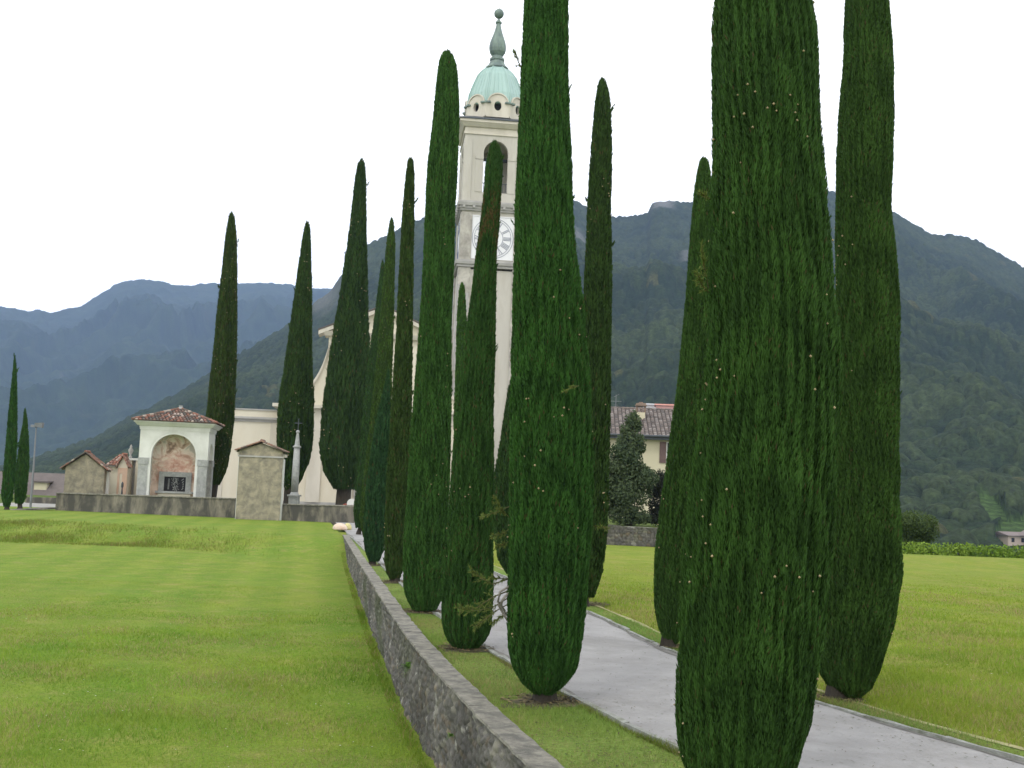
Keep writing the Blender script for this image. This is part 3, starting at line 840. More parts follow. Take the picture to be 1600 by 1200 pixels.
cypress('shortest cypress of the left row, bluish green with a pointed top', (582, 884), (607, 578),
    [(600, 601, 609), (640, 591, 610), (700, 580, 609), (760, 572, 608), (820, 567, 604), (858, 568, 600), (875, 575, 594)],
    13000, 0.09, 0.025, 106, cones=6, tint=(0.028, 0.08, 0.024), trunk_r=0.08)
cypress('second cypress from the far end of the left row, slender, top against the mountain ridge', (572, 848), (612, 340),
    [(350, 608, 616), (380, 603, 618), (480, 595, 617), (560, 588, 615), (650, 578, 612), (750, 567, 608), (810, 561, 600), (838, 566, 592)],
    17000, 0.10, 0.030, 107, cones=8, tint=(0.040, 0.092, 0.016), trunk_r=0.09)
cypress('farthest cypress of the left row, at the end of the retaining wall', (560, 836), (598, 406),
    [(418, 594, 601), (460, 589, 604), (550, 576, 606), (650, 566, 602), (750, 556, 592), (800, 551, 585), (824, 555, 575)],
    14000, 0.10, 0.032, 108, cones=6, tint=(0.034, 0.085, 0.018), trunk_r=0.09)
R1r, R1p, R1d = cypress('nearest cypress of the right row, leaning trunk at the kerb, top out of frame', (1308, 1094), (1358, -170),
    [(-100, 1335, 1382), (0, 1321, 1388), (100, 1317, 1395), (200, 1309, 1398), (260, 1306, 1396), (320, 1305, 1393), (380, 1305, 1400), (450, 1305, 1404), (600, 1302, 1405), (700, 1299, 1403), (800, 1290, 1406), (900, 1281, 1408), (960, 1275, 1398), (1020, 1273, 1384), (1050, 1276, 1372), (1072, 1288, 1360), (1084, 1310, 1352)],
    240000, 0.044, 0.009, 109, cs=0.0095, cones=60, trunk_r=0.10, tint=(0.032, 0.090, 0.018), streak=0.6)
R2r, R2p, R2d = cypress('cypress of the right row half hidden behind the nearest cypress, blunt top', (1045, 1014), (1100, 247),
    [(262, 1090, 1110), (300, 1084, 1114), (400, 1075, 1116), (500, 1067, 1116), (600, 1057, 1114), (700, 1043, 1110), (800, 1031, 1104), (880, 1023, 1095), (950, 1022, 1080), (985, 1029, 1070), (1003, 1040, 1060)],
    70000, 0.052, 0.0135, 110, cs=0.010, cones=20, trunk_r=0.08)
cypress('tall slim cypress standing clear against the sky between the two widest cypresses', (912, 948), (941, 123),
    [(140, 932, 951), (165, 928, 956), (250, 921, 957), (320, 917, 955), (400, 914, 957), (550, 906, 956), (650, 898, 956), (750, 890, 954), (850, 882, 949), (900, 884, 940), (930, 893, 930)],
    36000, 0.08, 0.020, 111, cones=30, trunk_r=0.085, tint=(0.034, 0.078, 0.017))
cypress('short cypress mostly hidden behind the wide cypress with dry branches, before the tower foot', (806, 908), (814, 545),
    [(575, 803, 825), (608, 793, 831), (668, 783, 836), (740, 772, 838), (830, 768, 836), (875, 776, 828), (895, 790, 815)],
    18000, 0.09, 0.023, 112, cones=8, tint=(0.028, 0.08, 0.022))
cypress('small thin cypress showing only its top at the left corner of the tower shaft', (733, 872), (722, 442),
    [(452, 717, 727), (480, 714, 729), (560, 711, 735), (650, 708, 742), (760, 708, 750), (830, 714, 750), (858, 722, 742)],
    12000, 0.09, 0.028, 113, cones=6)
# cypresses inside the churchyard
YG = 'large cypresses of the churchyard'
cypress('olive cypress with cones behind the white shrine, its right neighbour a gabled monument', (328, 783), (362, 332),
    [(342, 357, 367), (370, 352, 370), (420, 347, 371), (500, 338, 371), (600, 328, 369), (650, 323, 367), (700, 320, 362), (735, 321, 355), (755, 326, 345)],
    32000, 0.26, 0.050, 114, d=66, group=YG, gz=-0.5, tint=(0.042, 0.080, 0.014), brown=0.07, cones=140, cs=0.03, trunk_r=0.30)
cypress('dark cypress directly behind the stone cross column', (452, 792), (480, 347),
    [(358, 475, 485), (380, 471, 486), (450, 461, 488), (550, 447, 489), (620, 437, 491), (680, 431, 489), (720, 431, 484), (748, 437, 473), (765, 445, 461)],
    30000, 0.26, 0.055, 115, d=64, group=YG, gz=-0.5, tint=(0.032, 0.078, 0.018), brown=0.02, cones=60, cs=0.04, trunk_r=0.32)
cypress('broadest churchyard cypress with thick dark trunk, in front of the church facade', (536, 792), (565, 250),
    [(258, 559, 571), (280, 554, 573), (350, 546, 574), (450, 532, 575), (550, 515, 577), (650, 501, 579), (700, 498, 578), (738, 504, 573), (762, 520, 560)],
    40000, 0.28, 0.055, 116, d=61, group=YG, gz=-0.5, tint=(0.034, 0.082, 0.018), brown=0.02, cones=50, cs=0.04, trunk_r=0.42)
FG = 'pair of thin cypresses at the left edge'
cypress('thin spiky cypress, the taller one at the far left edge of the lawn', (10, 800), (23, 556),
    [(580, 20, 26), (620, 16, 27), (680, 10, 27), (740, 5, 24), (775, 2, 20), (790, 5, 16)], 9000, 0.2, 0.045, 117, d=58, group=FG, gz=-0.48, cones=0, trunk_r=0.12)
cypress('shorter pointed cypress beside the floodlight pole', (31, 800), (39, 639),
    [(660, 36, 43), (690, 31, 45), (730, 26, 45), (765, 22, 42), (785, 23, 37)], 8000, 0.2, 0.045, 118, d=60, group=FG, gz=-0.48, cones=0, trunk_r=0.12)

# mulch patches under near trees
def patch(c, rx, ry, seed, dz=0.013, lab=None):
    rg = np.random.default_rng(seed); n = 48
    ph = rg.uniform(0, 6.28, 5)
    vs = [(0, 0, 0.012)]
    for ring, f in ((1, 0.5), (2, 1.0)):
        for k in range(n):
            a = 2 * math.pi * k / n
            w = 1 + 0.18 * math.sin(2 * a + ph[3]) + 0.16 * math.sin(3 * a + ph[0]) + 0.10 * math.sin(7 * a + ph[1]) + 0.05 * math.sin(13 * a + ph[2])
            vs.append((rx * f * w * math.cos(a), ry * f * w * math.sin(a), 0.008 if ring == 1 else 0.0))
    fs = [(0, 1 + k, 1 + (k + 1) % n) for k in range(n)] + [(1 + k, 1 + n + k, 1 + n + (k + 1) % n, 1 + (k + 1) % n) for k in range(n)]
    # loose chips
    mb = MB(); mb.add(vs, fs, (0.9, 0.9, 0.9))
    for k in range(420):
        a = rg.uniform(0, 6.28); r_ = rg.uniform(0.1, 1.05) ** 0.7
        x, y_ = rx * r_ * math.cos(a), ry * r_ * math.sin(a); an = rg.uniform(0, 3.14); L = rg.uniform(.01, .03); w = rg.uniform(.003, .007)
        ux, uy = math.cos(an) * L, math.sin(an) * L; wx, wy = -math.sin(an) * w, math.cos(an) * w; z = 0.014 + rg.uniform(0, .012)
        t = rg.uniform(0.5, 2.2)
        mb.add([(x - ux - wx, y_ - uy - wy, z), (x + ux - wx, y_ + uy - wy, z + rg.uniform(-.006, .01)), (x + ux + wx, y_ + uy + wy, z), (x - ux + wx, y_ - uy + wy, z)], [(0, 1, 2, 3)], (t, t * 0.9, t * 0.8))
    o = mb.build('soil_patch', M['mulchp'], None, col=True); o.location = (c[0], c[1], float(zup(0, c[1])) + dz)
    props(o, kind='stuff')
M['mulchp'] = plain('mulch_chips', (0.095, 0.085, 0.045), 0.35, 22, 0.95, 0.5, use_tone=True)
patches = [(T2p, 0.33, 0.27), (T3p, 0.29, 0.25), (T4p, 0.32, 0.28), (T1p, 0.36, 0.36), (R1p + np.array([0.02, -0.02, 0]), 0.20, 0.18), (R2p + np.array([0.06, 0.05, 0]), 0.15, 0.2)]
for i, (c, rx, ry) in enumerate(patches): patch(c, rx, ry, 60 + i)
for i, q in enumerate([(617, 911), (582, 884), (925, 946)]): patch(G(*q), 0.27, 0.28, 70 + i)

# ------------------------------------------------------------------ grass blades
def grass(name, n, xf, ymin, ymax, zf, hmin, hmax, wd, seed, g1, g2, dry, dz=0.0, power=1.6, bad=None, dryp=0.2):
    r = np.random.default_rng(seed)
    u = r.uniform(size=n) ** power
    y = ymin + (ymax - ymin) * u
    xa, xb = xf(y); x = xa + (xb - xa) * r.uniform(size=n)
    keep = np.abs(x) < 0.74 * y + 3
    if bad is not None: keep &= ~bad(x, y)
    for (c, rx, ry) in patches: keep &= ((x - c[0]) / rx) ** 2 + ((y - c[1]) / ry) ** 2 > 0.9
    x, y = x[keep], y[keep]; n = len(x)
    z = zf(x, y) + dz - 0.004
    fade = np.clip((ymax - y) / (ymax - ymin) * 2.0, 0.25, 1) if ymin < 30 else np.ones(n)
    clump = Sines(seed, 12, 1.5, 14)(x, y)
    h = r.uniform(hmin, hmax, n) * fade * np.clip(1 + 0.3 * clump, 0.4, 1.8)
    a = r.uniform(0, 6.283, n); w = wd * (0.7 + 0.6 * r.uniform(size=n)) * np.clip(y / 9, 0.8, 3.0)
    lean = r.normal(0, 0.5, (n, 2)) * h[:, None]
    b = np.stack([x, y, z], -1)
    sd = np.stack([np.cos(a), np.sin(a), np.zeros(n)], -1) * w[:, None]
    tip = b + np.concatenate([lean, h[:, None]], 1)
    V = np.stack([b - sd, b + sd, tip], 1).reshape(-1, 3)
    m = np.clip(0.5 + 0.25 * Sines(seed + 1, 14, 1.6, 12)(x, y) + 0.25 * r.normal(size=n), 0, 1)[:, None]
    c = np.array(g1) * (1 - m) + np.array(g2) * m
    c = c * np.clip(1.14 + 0.08 * Sines(seed + 3, 16, 1.6, 12)(x, y), 0.7, 1.4)[:, None]
    dr = r.uniform(size=n) < dryp * np.clip(1 + Sines(seed + 2, 14, 1.8, 12)(x, y), 0, 3)
    c[dr] = np.array(dry) * r.uniform(0.8, 1.1, (dr.sum(), 1))
    C = np.repeat(c, 3, 0)
    o = np_mesh(name, V, np.arange(3 * n).reshape(-1, 3), M['grass'], col=C)
    return props(o, kind='stuff')
grass('grass', 330000, lambda y: (-0.72 * y - 3, wall_x(y) - 0.02), 5.5, 26, zlow, 0.025, 0.055, 0.0030, 1, (0.125, 0.235, 0.024), (0.215, 0.280, 0.036), (0.32, 0.285, 0.12))
grass('grass', 5000, lambda y: (wall_x(y) - 0.12, wall_x(y) + 0.0), 5.5, 36, zlow, 0.03, 0.085, 0.0035, 2, (0.11, 0.20, 0.02), (0.17, 0.23, 0.025), (0.26, 0.23, 0.08))
grass('grass', 60000, lambda y: (wall_x(y) + 0.215, kerb_l(y) - 0.09), 5.0, 20, zup, 0.018, 0.038, 0.0026, 3, (0.140, 0.240, 0.045), (0.215, 0.285, 0.060), (0.30, 0.28, 0.11), dz=0.010)
grass('grass', 26000, lambda y: (kerb_r(y) + 0.09, kerb_r(y) + 0.41), 6.0, 20, zup, 0.02, 0.045, 0.0028, 4, (0.135, 0.245, 0.050), (0.20, 0.28, 0.065), (0.30, 0.28, 0.11), dz=0.012)
grass('grass', 200000, lambda y: (kerb_r(y) + 0.46, 0.60 * y + 2.5), 6.5, 30, zup, 0.03, 0.065, 0.0034, 5, (0.145, 0.235, 0.024), (0.225, 0.285, 0.034), (0.32, 0.285, 0.11), dryp=0.24)
grass('grass', 9000, lambda y: (kerb_l(y) - 0.10, kerb_l(y) - 0.06), 6.0, 16, zup, 0.03, 0.075, 0.003, 6, (0.09, 0.15, 0.02), (0.15, 0.19, 0.03), (0.2, 0.18, 0.08))
grass('grass', 9000, lambda y: (kerb_r(y) + 0.05, kerb_r(y) + 0.10), 6.0, 16, zup, 0.03, 0.085, 0.003, 7, (0.09, 0.15, 0.02), (0.15, 0.19, 0.03), (0.2, 0.18, 0.08))

def bankbad(x, y):
    e = np.clip((x - wall_x(y)) / 6.0 + 1, 0, 1)
    ys = 37.0 - 3.2 * e + 0.5 * np.sin(x * 0.35); ye = 43 - 3.5 * e + 4.0 * np.clip((-12 - x) / 12, 0, 1)
    f = np.clip((y - ys) / 0.5, 0, 1) * np.clip((ye - y) / 2.0, 0, 1) * np.clip((wall_x(y) - 1.0 - x) / 6, 0, 1)
    f = f * np.clip(0.6 + 0.4 * Sines(91, 8, .3, 2)(x, y), 0.1, 1)
    return np.random.default_rng(5).uniform(size=len(x)) > f
grass('bank_grass', 120000, lambda y: (-0.52 * y - 2, wall_x(y) - 2.0), 33, 48, zlow, 0.05, 0.13, 0.0022, 9, (0.105, 0.165, 0.018), (0.15, 0.180, 0.026), (0.20, 0.17, 0.06), power=1.0, bad=bankbad)
def litter(name, n, xf, ymin, ymax, zf, dz, seed, cols, L0, L1, wdt):
    r = np.random.default_rng(seed); y = ymin + (ymax - ymin) * r.uniform(size=n) ** 1.4
    xa, xb = xf(y); q = r.beta(0.5, 0.5, n) if 'path' in name else r.uniform(size=n); x = xa + (xb - xa) * q
    z = zf(x, y) + dz + r.uniform(0.001, 0.006, n); a = r.uniform(0, 6.28, n); L = r.uniform(L0, L1, n)[:, None]
    d = np.stack([np.cos(a), np.sin(a), r.normal(0, .12, n)], -1) * L; sd = np.stack([-np.sin(a), np.cos(a), np.zeros(n)], -1) * wdt * r.uniform(.6, 1.4, (n, 1))
    b = np.stack([x, y, z], -1)
    V = np.stack([b - d, b + sd, b + d, b - sd], 1).reshape(-1, 3)
    c = np.array(cols)[r.integers(0, len(cols), n)] * r.uniform(.7, 1.2, (n, 1))
    o = np_mesh(name, V, np.arange(4 * n).reshape(-1, 4), M['leaf2'], col=np.repeat(c, 4, 0)); return props(o, kind='stuff')
DRY = [(0.10, 0.075, 0.04), (0.15, 0.11, 0.06), (0.07, 0.06, 0.035), (0.06, 0.09, 0.03)]
litter('path_litter', 2600, lambda y: (kerb_l(y) + .01, kerb_r(y) - .09), 5.5, 24, zup, 0.024, 3, DRY, .006, .022, .0035)
litter('leaf_litter', 5000, lambda y: (wall_x(y) + .22, kerb_l(y) - .08), 5.0, 24, zup, 0.02, 4, DRY, .008, .025, .004)
litter('leaf_litter', 1800, lambda y: (kerb_r(y) + .09, kerb_r(y) + .5), 5.5, 24, zup, 0.02, 5, DRY, .008, .025, .004)
litter('clover_flowers', 260, lambda y: (-0.5 * y, wall_x(y) - .1), 5.5, 22, zlow, 0.055, 6, [(0.55, 0.55, 0.5)], .006, .011, .009)
litter('clover_flowers', 160, lambda y: (kerb_r(y) + .6, 0.52 * y), 6, 24, zup, 0.055, 7, [(0.5, 0.5, 0.42)], .006, .010, .008)
# leafy plants ---------------------------------------------------------------
def leafy(parent, name, blobs, n, size, seed, c1, c2, drk=0.0, aspect=0.55, up=0.2):
    """leaf faces spread through ellipsoid blobs (cx,cy,cz,rx,ry,rz) in local space"""
    r = np.random.default_rng(seed)
    B = np.array(blobs, float); wv = (B[:, 3] * B[:, 4] * B[:, 5]) ** 0.67; wv /= wv.sum()
    k = r.choice(len(B), n, p=wv)
    d = r.normal(size=(n, 3)); d /= np.linalg.norm(d, axis=1)[:, None]
    rad = r.uniform(0.2, 1.25, n) ** 0.5
    p = B[k, :3] + d * B[k, 3:] * rad[:, None]
    nrm = d + 0.8 * r.normal(size=(n, 3)) + np.array([0, 0, up]); nrm /= np.linalg.norm(nrm, axis=1)[:, None]
    a = np.cross(nrm, r.normal(size=(n, 3))); a /= np.linalg.norm(a, axis=1)[:, None]; b = np.cross(nrm, a)
    s = (size * r.uniform(0.6, 1.3, n))[:, None]
    V = np.stack([p - a * s, p + b * s * aspect, p + a * s, p - b * s * aspect], 1).reshape(-1, 3)
    cl = r.uniform(size=len(B))[k]
    m = np.clip(0.25 + 0.5 * cl + 0.2 * r.normal(size=n), 0, 1)[:, None]
    c = np.array(c1) * (1 - m) + np.array(c2) * m
    return np_mesh(name, V, (np.arange(n)[:, None] * 4 + np.arange(4)), M['leaf2'], parent, col=np.repeat(c, 4, 0))

def blob_tree(name, label, cat, base, blobs_px, d, n, size, seed, c1, c2, trunk=True, group=None, gz=-0.4, jitter=6):
    """blobs_px: (x, y, rx, ry) picture ellipses at distance d"""
    rg = random.Random(seed)
    b = P(base[0], base[1], d); b[2] = gz
    root = thing(name, b, 0, label, cat, group)
    bl = []
    k = d / FOC
    for (x, y, rx, ry) in blobs_px:
        p = P(x, y, d) - b
        bl.append((p[0], p[1], p[2], rx * k * 0.8, rx * k * 0.8, ry * k * 0.8))
        for q in range(jitter):
            an = rg.uniform(0, 6.28); el = rg.uniform(-0.6, 1.2); f = rg.uniform(0.55, 0.85)
            bl.append((p[0] + rx * k * f * math.cos(an) * math.cos(el), p[1] + rx * k * f * math.sin(an) * math.cos(el), p[2] + ry * k * f * math.sin(el), rx * k * 0.4, rx * k * 0.4, ry * k * 0.36))
    leafy(root, 'crown' if trunk else 'foliage', bl, n, size, seed, c1, c2)
    top = max(q[2] for q in bl)
    mb = MB(); r0 = 0.035 * top + 0.02
    mb.tube([(0, 0, -0.1), (0.02, 0, top * 0.3), (0.05, 0.03, top * 0.8)], [r0, r0 * 0.75, r0 * 0.2], 8)
    for q in range(5):
        t = bl[rg.randrange(len(bl))]
        mb.tube([(0.03, 0, top * rg.uniform(.2, .5)), (t[0] * .6, t[1] * .6, t[2] * .9), (t[0], t[1], t[2])], [r0 * .4, r0 * .25, r0 * .1], 5)
    mb.build('trunk', M['bark'], root, smooth=True)
    return root

blob_tree('tree', 'leafy bluish green tree in front of the beige house, rising over a stone wall', 'tree', (982, 822),
    [(990, 660, 14, 22), (985, 690, 24, 26), (975, 728, 36, 34), (982, 765, 44, 40), (980, 805, 42, 18), (948, 760, 22, 45), (1000, 745, 20, 26)], 45.5, 26000, 0.06, 31, (0.030, 0.055, 0.028), (0.105, 0.14, 0.065), gz=0.35)
blob_tree('shrub', 'very dark small-leaved shrub right of the leafy tree, half hidden by a cypress', 'shrub', (1030, 822),
    [(1022, 760, 14, 24), (1030, 785, 20, 34), (1038, 760, 18, 30), (1025, 808, 18, 16)], 46.5, 9000, 0.05, 32, (0.016, 0.020, 0.018), (0.045, 0.055, 0.035), gz=0.35)
blob_tree('bush', 'round clipped dark green bush beyond the crest of the right field', 'bush', (1432, 862),
    [(1432, 826, 30, 33), (1425, 845, 26, 18)], 62, 16000, 0.06, 33, (0.040, 0.070, 0.018), (0.075, 0.115, 0.028), gz=-2.0, jitter=10)

# vines behind the crest: one low plant each
rg = random.Random(8)
for i, px in enumerate([1398, 1412, 1427, 1443, 1462, 1481, 1498, 1516, 1533, 1552, 1570, 1588, 1606, 1624]):
    hgt = [10, 8, 12, 14, 8, 10, 20, 9, 8, 14, 8, 10, 12, 9][i]
    py = 869 + (px - 1410) * 0.062
    d = 47.5 + rg.uniform(-.6, .6)
    b = P(px, py + 20, d); b[2] = -0.85
    place = ['left end beside the round bush', 'just right of the wide cypress flank', 'under the round bush', 'at the right foot of the round bush', 'in the gap right of the bush', 'left of the tallest one',
             'tallest of the row, a leafy hump', 'right of the tallest hump', 'below the terraced hill meadow', 'second tallest hump below the meadow', 'left of the far cottage', 'below the far cottage', 'at the right edge of the picture', 'last at the right end'][i]
    root = thing('vine', b, 0, 'bright yellow-green vine behind the field crest, ' + place, 'vine', 'vines along the far edge of the field')
    k = d / FOC; bl = []
    for q in range(5):
        p = P(px + rg.uniform(-9, 9), py + rg.uniform(-hgt * 0.4, 6), d + rg.uniform(-.3, .3)) - b
        bl.append((p[0], p[1], p[2], 0.16, 0.2, 0.14))
    p = P(px, py - hgt + 4, d) - b; bl.append((p[0], p[1], p[2], 0.12, 0.12, 0.12))
    bl.append((0, 0, 0.55, 0.35, 0.3, 0.35))
    leafy(root, 'foliage', bl, 700, 0.055, 200 + i, (0.11, 0.20, 0.02), (0.22, 0.32, 0.045), aspect=0.8)
    MB().tube([(0, 0, -0.4), (0.02, 0, 0.4), (p[0], p[1], p[2])], [0.03, 0.025, 0.01], 6).build('stem', M['bark'], root)

# weeds on the retaining wall
def weed(px, py, dd, label, n, sz, seed, spread=(.10, .12, .12)):
    b = P(px, py, dd)
    root = thing('fern', b, 0, label, 'fern', 'weeds growing out of the retaining wall')
    r_ = np.random.default_rng(seed); mb = MB()
    for q in range(n):
        a = r_.uniform(0, 6.28); dv = np.array([math.cos(a) * .6 - .5, math.sin(a), r_.uniform(-.3, 1.1)]); dv /= np.linalg.norm(dv)
        L = sz * r_.uniform(.6, 1.1); pts = [np.array([0, 0, 0.0]) + dv * L * t - np.array([0, 0, .5 * L * t * t]) for t in np.linspace(0, 1, 5)]
        pts = [np.array([r_.uniform(-.01, .01), 0, 0]) + p for p in pts]
        for i in range(4):
            for s_ in (-1, 1):
                for m_ in (0, .5):
                    p = pts[i] + (pts[i + 1] - pts[i]) * m_
                    sd = np.cross(dv, [0, 0, 1.0]); sd /= np.linalg.norm(sd)
                    w = sz * .22 * (1 - i / 5)
                    t = r_.uniform(.7, 1.3)
                    mb.add([p, p + sd * s_ * w + dv * w * .5, p + dv * w * .5], [(0, 1, 2)], (0.08 * t, 0.16 * t, 0.03 * t))
    mb.build('fronds', M['leaf2'], root, col=True)
w0 = G(652, 1022); weed(638, 1042, w0[1] * 0.97, 'green fern clump growing high on the face of the retaining wall', 26, 0.13, 1)
w0 = G(720, 1110); weed(706, 1150, w0[1] * 0.95, 'small weed tuft low on the near end of the retaining wall', 14, 0.08, 2)

# ------------------------------------------------------------------ tiled roofs
def tiles(mb, a, b, c, dd, tw, tl, rg, pal, h=0.05):
    """tile field on the quad a-b (eave) / d-c (ridge side); any may taper"""
    a, b, c, dd = map(Vector, (a, b, c, dd))
    eave = (b - a); W = eave.length; ex = eave / W
    nrm = ex.cross(dd - a).normalized()
    if nrm.z < 0: nrm = -nrm
    ev = nrm.cross(ex).normalized()
    if ev.z < 0: ev = -ev
    H = (dd - a).dot(ev)
    la, lb = (dd - a).dot(ex), (c - a).dot(ex)
    rows = max(1, int(round(H / tl))); tl = H / rows
    for i in range(rows):
        v0 = i * tl; vm = v0 + tl / 2; u0 = la * vm / H; u1 = W + (lb - W) * vm / H
        n = max(1, int(round((u1 - u0) / tw))); w = (u1 - u0) / n
        for k in range(n):
            cpal = pal[rg.randrange(len(pal))]; t = rg.uniform(0.8, 1.15); cc = tuple(q * t for q in cpal)
            um = u0 + (k + 0.5) * w; vs = []
            for v, hh in ((v0 - 0.12 * tl, h * 1.15), (v0 + tl, h * 0.8)):
                for an in (0.0, 0.9, 1.57, 2.24, 3.1416):
                    off = -math.cos(an) * w * 0.40; lift = math.sin(an) * hh
                    vs.append(a + ex * (um + off) + ev * v + nrm * (lift + (0.03 if hh > h else 0.004)))
            fs = [(j, j + 1, j + 6, j + 5) for j in range(4)] + [(4, 3, 2, 1, 0)]
            mb.add(vs, fs, cc)
    # underlay
    mb.add([a, b, c, dd], [(0, 1, 2, 3)], tuple(q * 0.35 for q in pal[0]))
RED = [(0.25, 0.115, 0.08), (0.28, 0.14, 0.10), (0.17, 0.105, 0.08), (0.13, 0.11, 0.095), (0.42, 0.35, 0.30), (0.085, 0.08, 0.07), (0.20, 0.125, 0.095), (0.11, 0.095, 0.08)]
ORG = [(0.33, 0.15, 0.10), (0.38, 0.19, 0.13), (0.28, 0.14, 0.10), (0.22, 0.13, 0.1), (0.40, 0.30, 0.25)]
BRN = [(0.165, 0.135, 0.120), (0.14, 0.118, 0.108), (0.19, 0.16, 0.145), (0.12, 0.105, 0.098), (0.22, 0.195, 0.18)]

# ------------------------------------------------------------------ church
TH = R(6.5)
def frame_pt(px, py, d): return P(px, py, d)
# bell tower
tf = P(773, 300, 86.5)
axis = tf + 2.75 * np.array([-math.sin(TH), math.cos(TH), 0]); axis[2] = -0.5
tw = thing('bell_tower', axis, TH, 'tall pale church bell tower with clock and green copper dome', 'bell tower')
Z = lambda y: float(P(770, y, 87.0)[2]) + 0.5          # height above the tower's foot for a picture row
a = 2.70
mb = MB()
mb.box(-a + .1, a - .1, -a + .1, a - .1, -0.3, Z(424))                                  # shaft
mb.build('shaft', M['towerp'], tw)
mb = MB()
for sx_ in (-1, 1):
    for sy_ in (-1, 1):
        x0, x1 = sorted((sx_ * a, sx_ * (a - 1.0))); y0, y1 = sorted((sy_ * a, sy_ * (a - 1.0)))
        mb.box(x0, x1, y0, y1, -0.3, Z(421.5))
mb.build_each('pilaster', M['towers'], tw)
# irregular darker quoin blocks
mb = MB(); rg = random.Random(9); z = 0.2
while z < Z(425) - 0.8:
    h = rg.uniform(0.5, 0.8); L = rg.uniform(.5, .95)
    if rg.random() < .6:
        mb.box(-a - .006, -a + L, -a - .006, -a + .5, z, z + h)
    z += h + .02
mb.build_each('quoin', M['greytrim'], tw)
mb = MB()
mb.box(-a - .12, a + .12, -a - .12, a + .12, Z(421), Z(417)); mb.box(-a - .25, a + .25, -a - .25, a + .25, Z(417), Z(413), top=.05); mb.box(-a - .1, a + .1, -a - .1, a + .1, Z(413), Z(409.5))
mb.build('stringcourse', M['greytrim'], tw)
b = a - 0.04
mb = MB(); mb.box(-b + .12, b - .12, -b + .12, b - .12, Z(409.5), Z(333)); mb.build('clock_storey', M['towerp'], tw)
mb = MB()
for sx_ in (-1, 1):
    for sy_ in (-1, 1):
        x0, x1 = sorted((sx_ * b, sx_ * (b - .95))); y0, y1 = sorted((sy_ * b, sy_ * (b - .95)))
        mb.box(x0, x1, y0, y1, Z(409.5), Z(336))
mb.build_each('corner_stone', M['towers'], tw)
mb = MB(); mb.box(-a - .02, a + .02, -a - .02, a + .02, Z(333), Z(330))
mb.box(-a - .22, a + .22, -a - .22, a + .22, Z(326), Z(321.5), top=.06); mb.box(-a - .1, a + .1, -a - .1, a + .1, Z(330), Z(326)); mb.box(-a - .08, a + .08, -a - .08, a + .08, Z(321.5), Z(318))
for k in range(7):
    x = -a + .25 + k * (2 * a - .5) / 6
    for s_ in (-1, 1):
        mb.box(x - .1, x + .1, *sorted((s_ * (a + .1), s_ * (a + .24))), Z(329.5), Z(326.1))
        mb.box(*sorted((s_ * (a + .1), s_ * (a + .24))), x - .1, x + .1, Z(329.5), Z(326.1))
mb.build('cornice', M['greytrim'], tw)

# clock faces on front and left
def ring(mb, cx, cz, r0, r1, y, n=64, t=0.02):
    vs = []; fs = []
    for k in range(n):
        an = 2 * math.pi * k / n
        for r_ in (r0, r1):
            for yy in (y, y - t): vs.append((cx + r_ * math.cos(an), yy, cz + r_ * math.sin(an)))
    for k in range(n):
        q = k * 4; w = ((k + 1) % n) * 4
        fs += [(q + 1, w + 1, w + 3, q + 3), (q, q + 1, w + 1, w), (q + 2, w + 2, w + 3, q + 3)]
    mb.add(vs, fs)
def clock(rotz):
    zc = (Z(341) + Z(407)) / 2; hh = (Z(341) - Z(407)) / 2
    face = MB(); yf = -(b - .12)
    face.box(-hh * 1.02, hh * 1.02, yf - .05, yf + .02, zc - hh, zc + hh)
    f = face.build('clock_face', M['clock'], tw); f.rotation_euler = (0, 0, rotz)
    rim = MB(); w_ = .08; q = hh * 1.02
    rim.box(-q - w_, q + w_, yf - .09, yf, zc + hh, zc + hh + w_); rim.box(-q - w_, -q, yf - .09, yf, zc - hh, zc + hh); rim.box(q, q + w_, yf - .09, yf, zc - hh, zc + hh)
    r_ = rim.build('rim', M['clock'], f)
    mk = MB(); yy = yf - .052
    Ro = hh * .96
    ring(mk, 0, zc, Ro - .035, Ro, yy); ring(mk, 0, zc, Ro * .90 - .03, Ro * .90, yy); ring(mk, 0, zc, Ro * .49, Ro * .49 + .035, yy)
    nums = ['XII', 'I', 'II', 'III', 'IIII', 'V', 'VI', 'VII', 'VIII', 'IX', 'X', 'XI']
    rin, rout = Ro * .53, Ro * .87
    def stroke(ang, x0, r0, x1, r1, w):
        # local: x across, r outward, rotated to clock angle
        er = Vector((math.sin(ang), 0, math.cos(ang))); ea = Vector((math.cos(ang), 0, -math.sin(ang)))
        p0 = er * r0 + ea * x0; p1 = er * r1 + ea * x1; t_ = (p1 - p0).normalized(); nn = Vector((t_.z, 0, -t_.x)) * w / 2
        c0 = Vector((0, yy, zc)); off = Vector((0, -.02, 0))
        vs = [c0 + p0 - nn, c0 + p0 + nn, c0 + p1 + nn, c0 + p1 - nn]; vs = vs + [v + off for v in vs]
        mk.add(vs, [(4, 5, 6, 7), (0, 1, 5, 4), (1, 2, 6, 5), (2, 3, 7, 6), (3, 0, 4, 7)])
    for i, s_ in enumerate(nums):
        ang = i * math.pi / 6; wd = {'I': .11, 'V': .24, 'X': .24}; tot = sum(wd[ch] for ch in s_); x = -tot / 2
        for ch in s_:
            w = wd[ch]; xm = x + w / 2
            if ch == 'I': stroke(ang, xm, rin, xm, rout, .045)
            elif ch == 'V': stroke(ang, xm, rin, x + .02, rout, .045); stroke(ang, xm, rin, x + w - .02, rout, .03)
            else: stroke(ang, x + .02, rin, x + w - .02, rout, .045); stroke(ang, x + .02, rout, x + w - .02, rin, .03)
            x += w
    mk.build('numerals', M['clockink'], f)
clock(0.0); clock(-math.pi / 2)

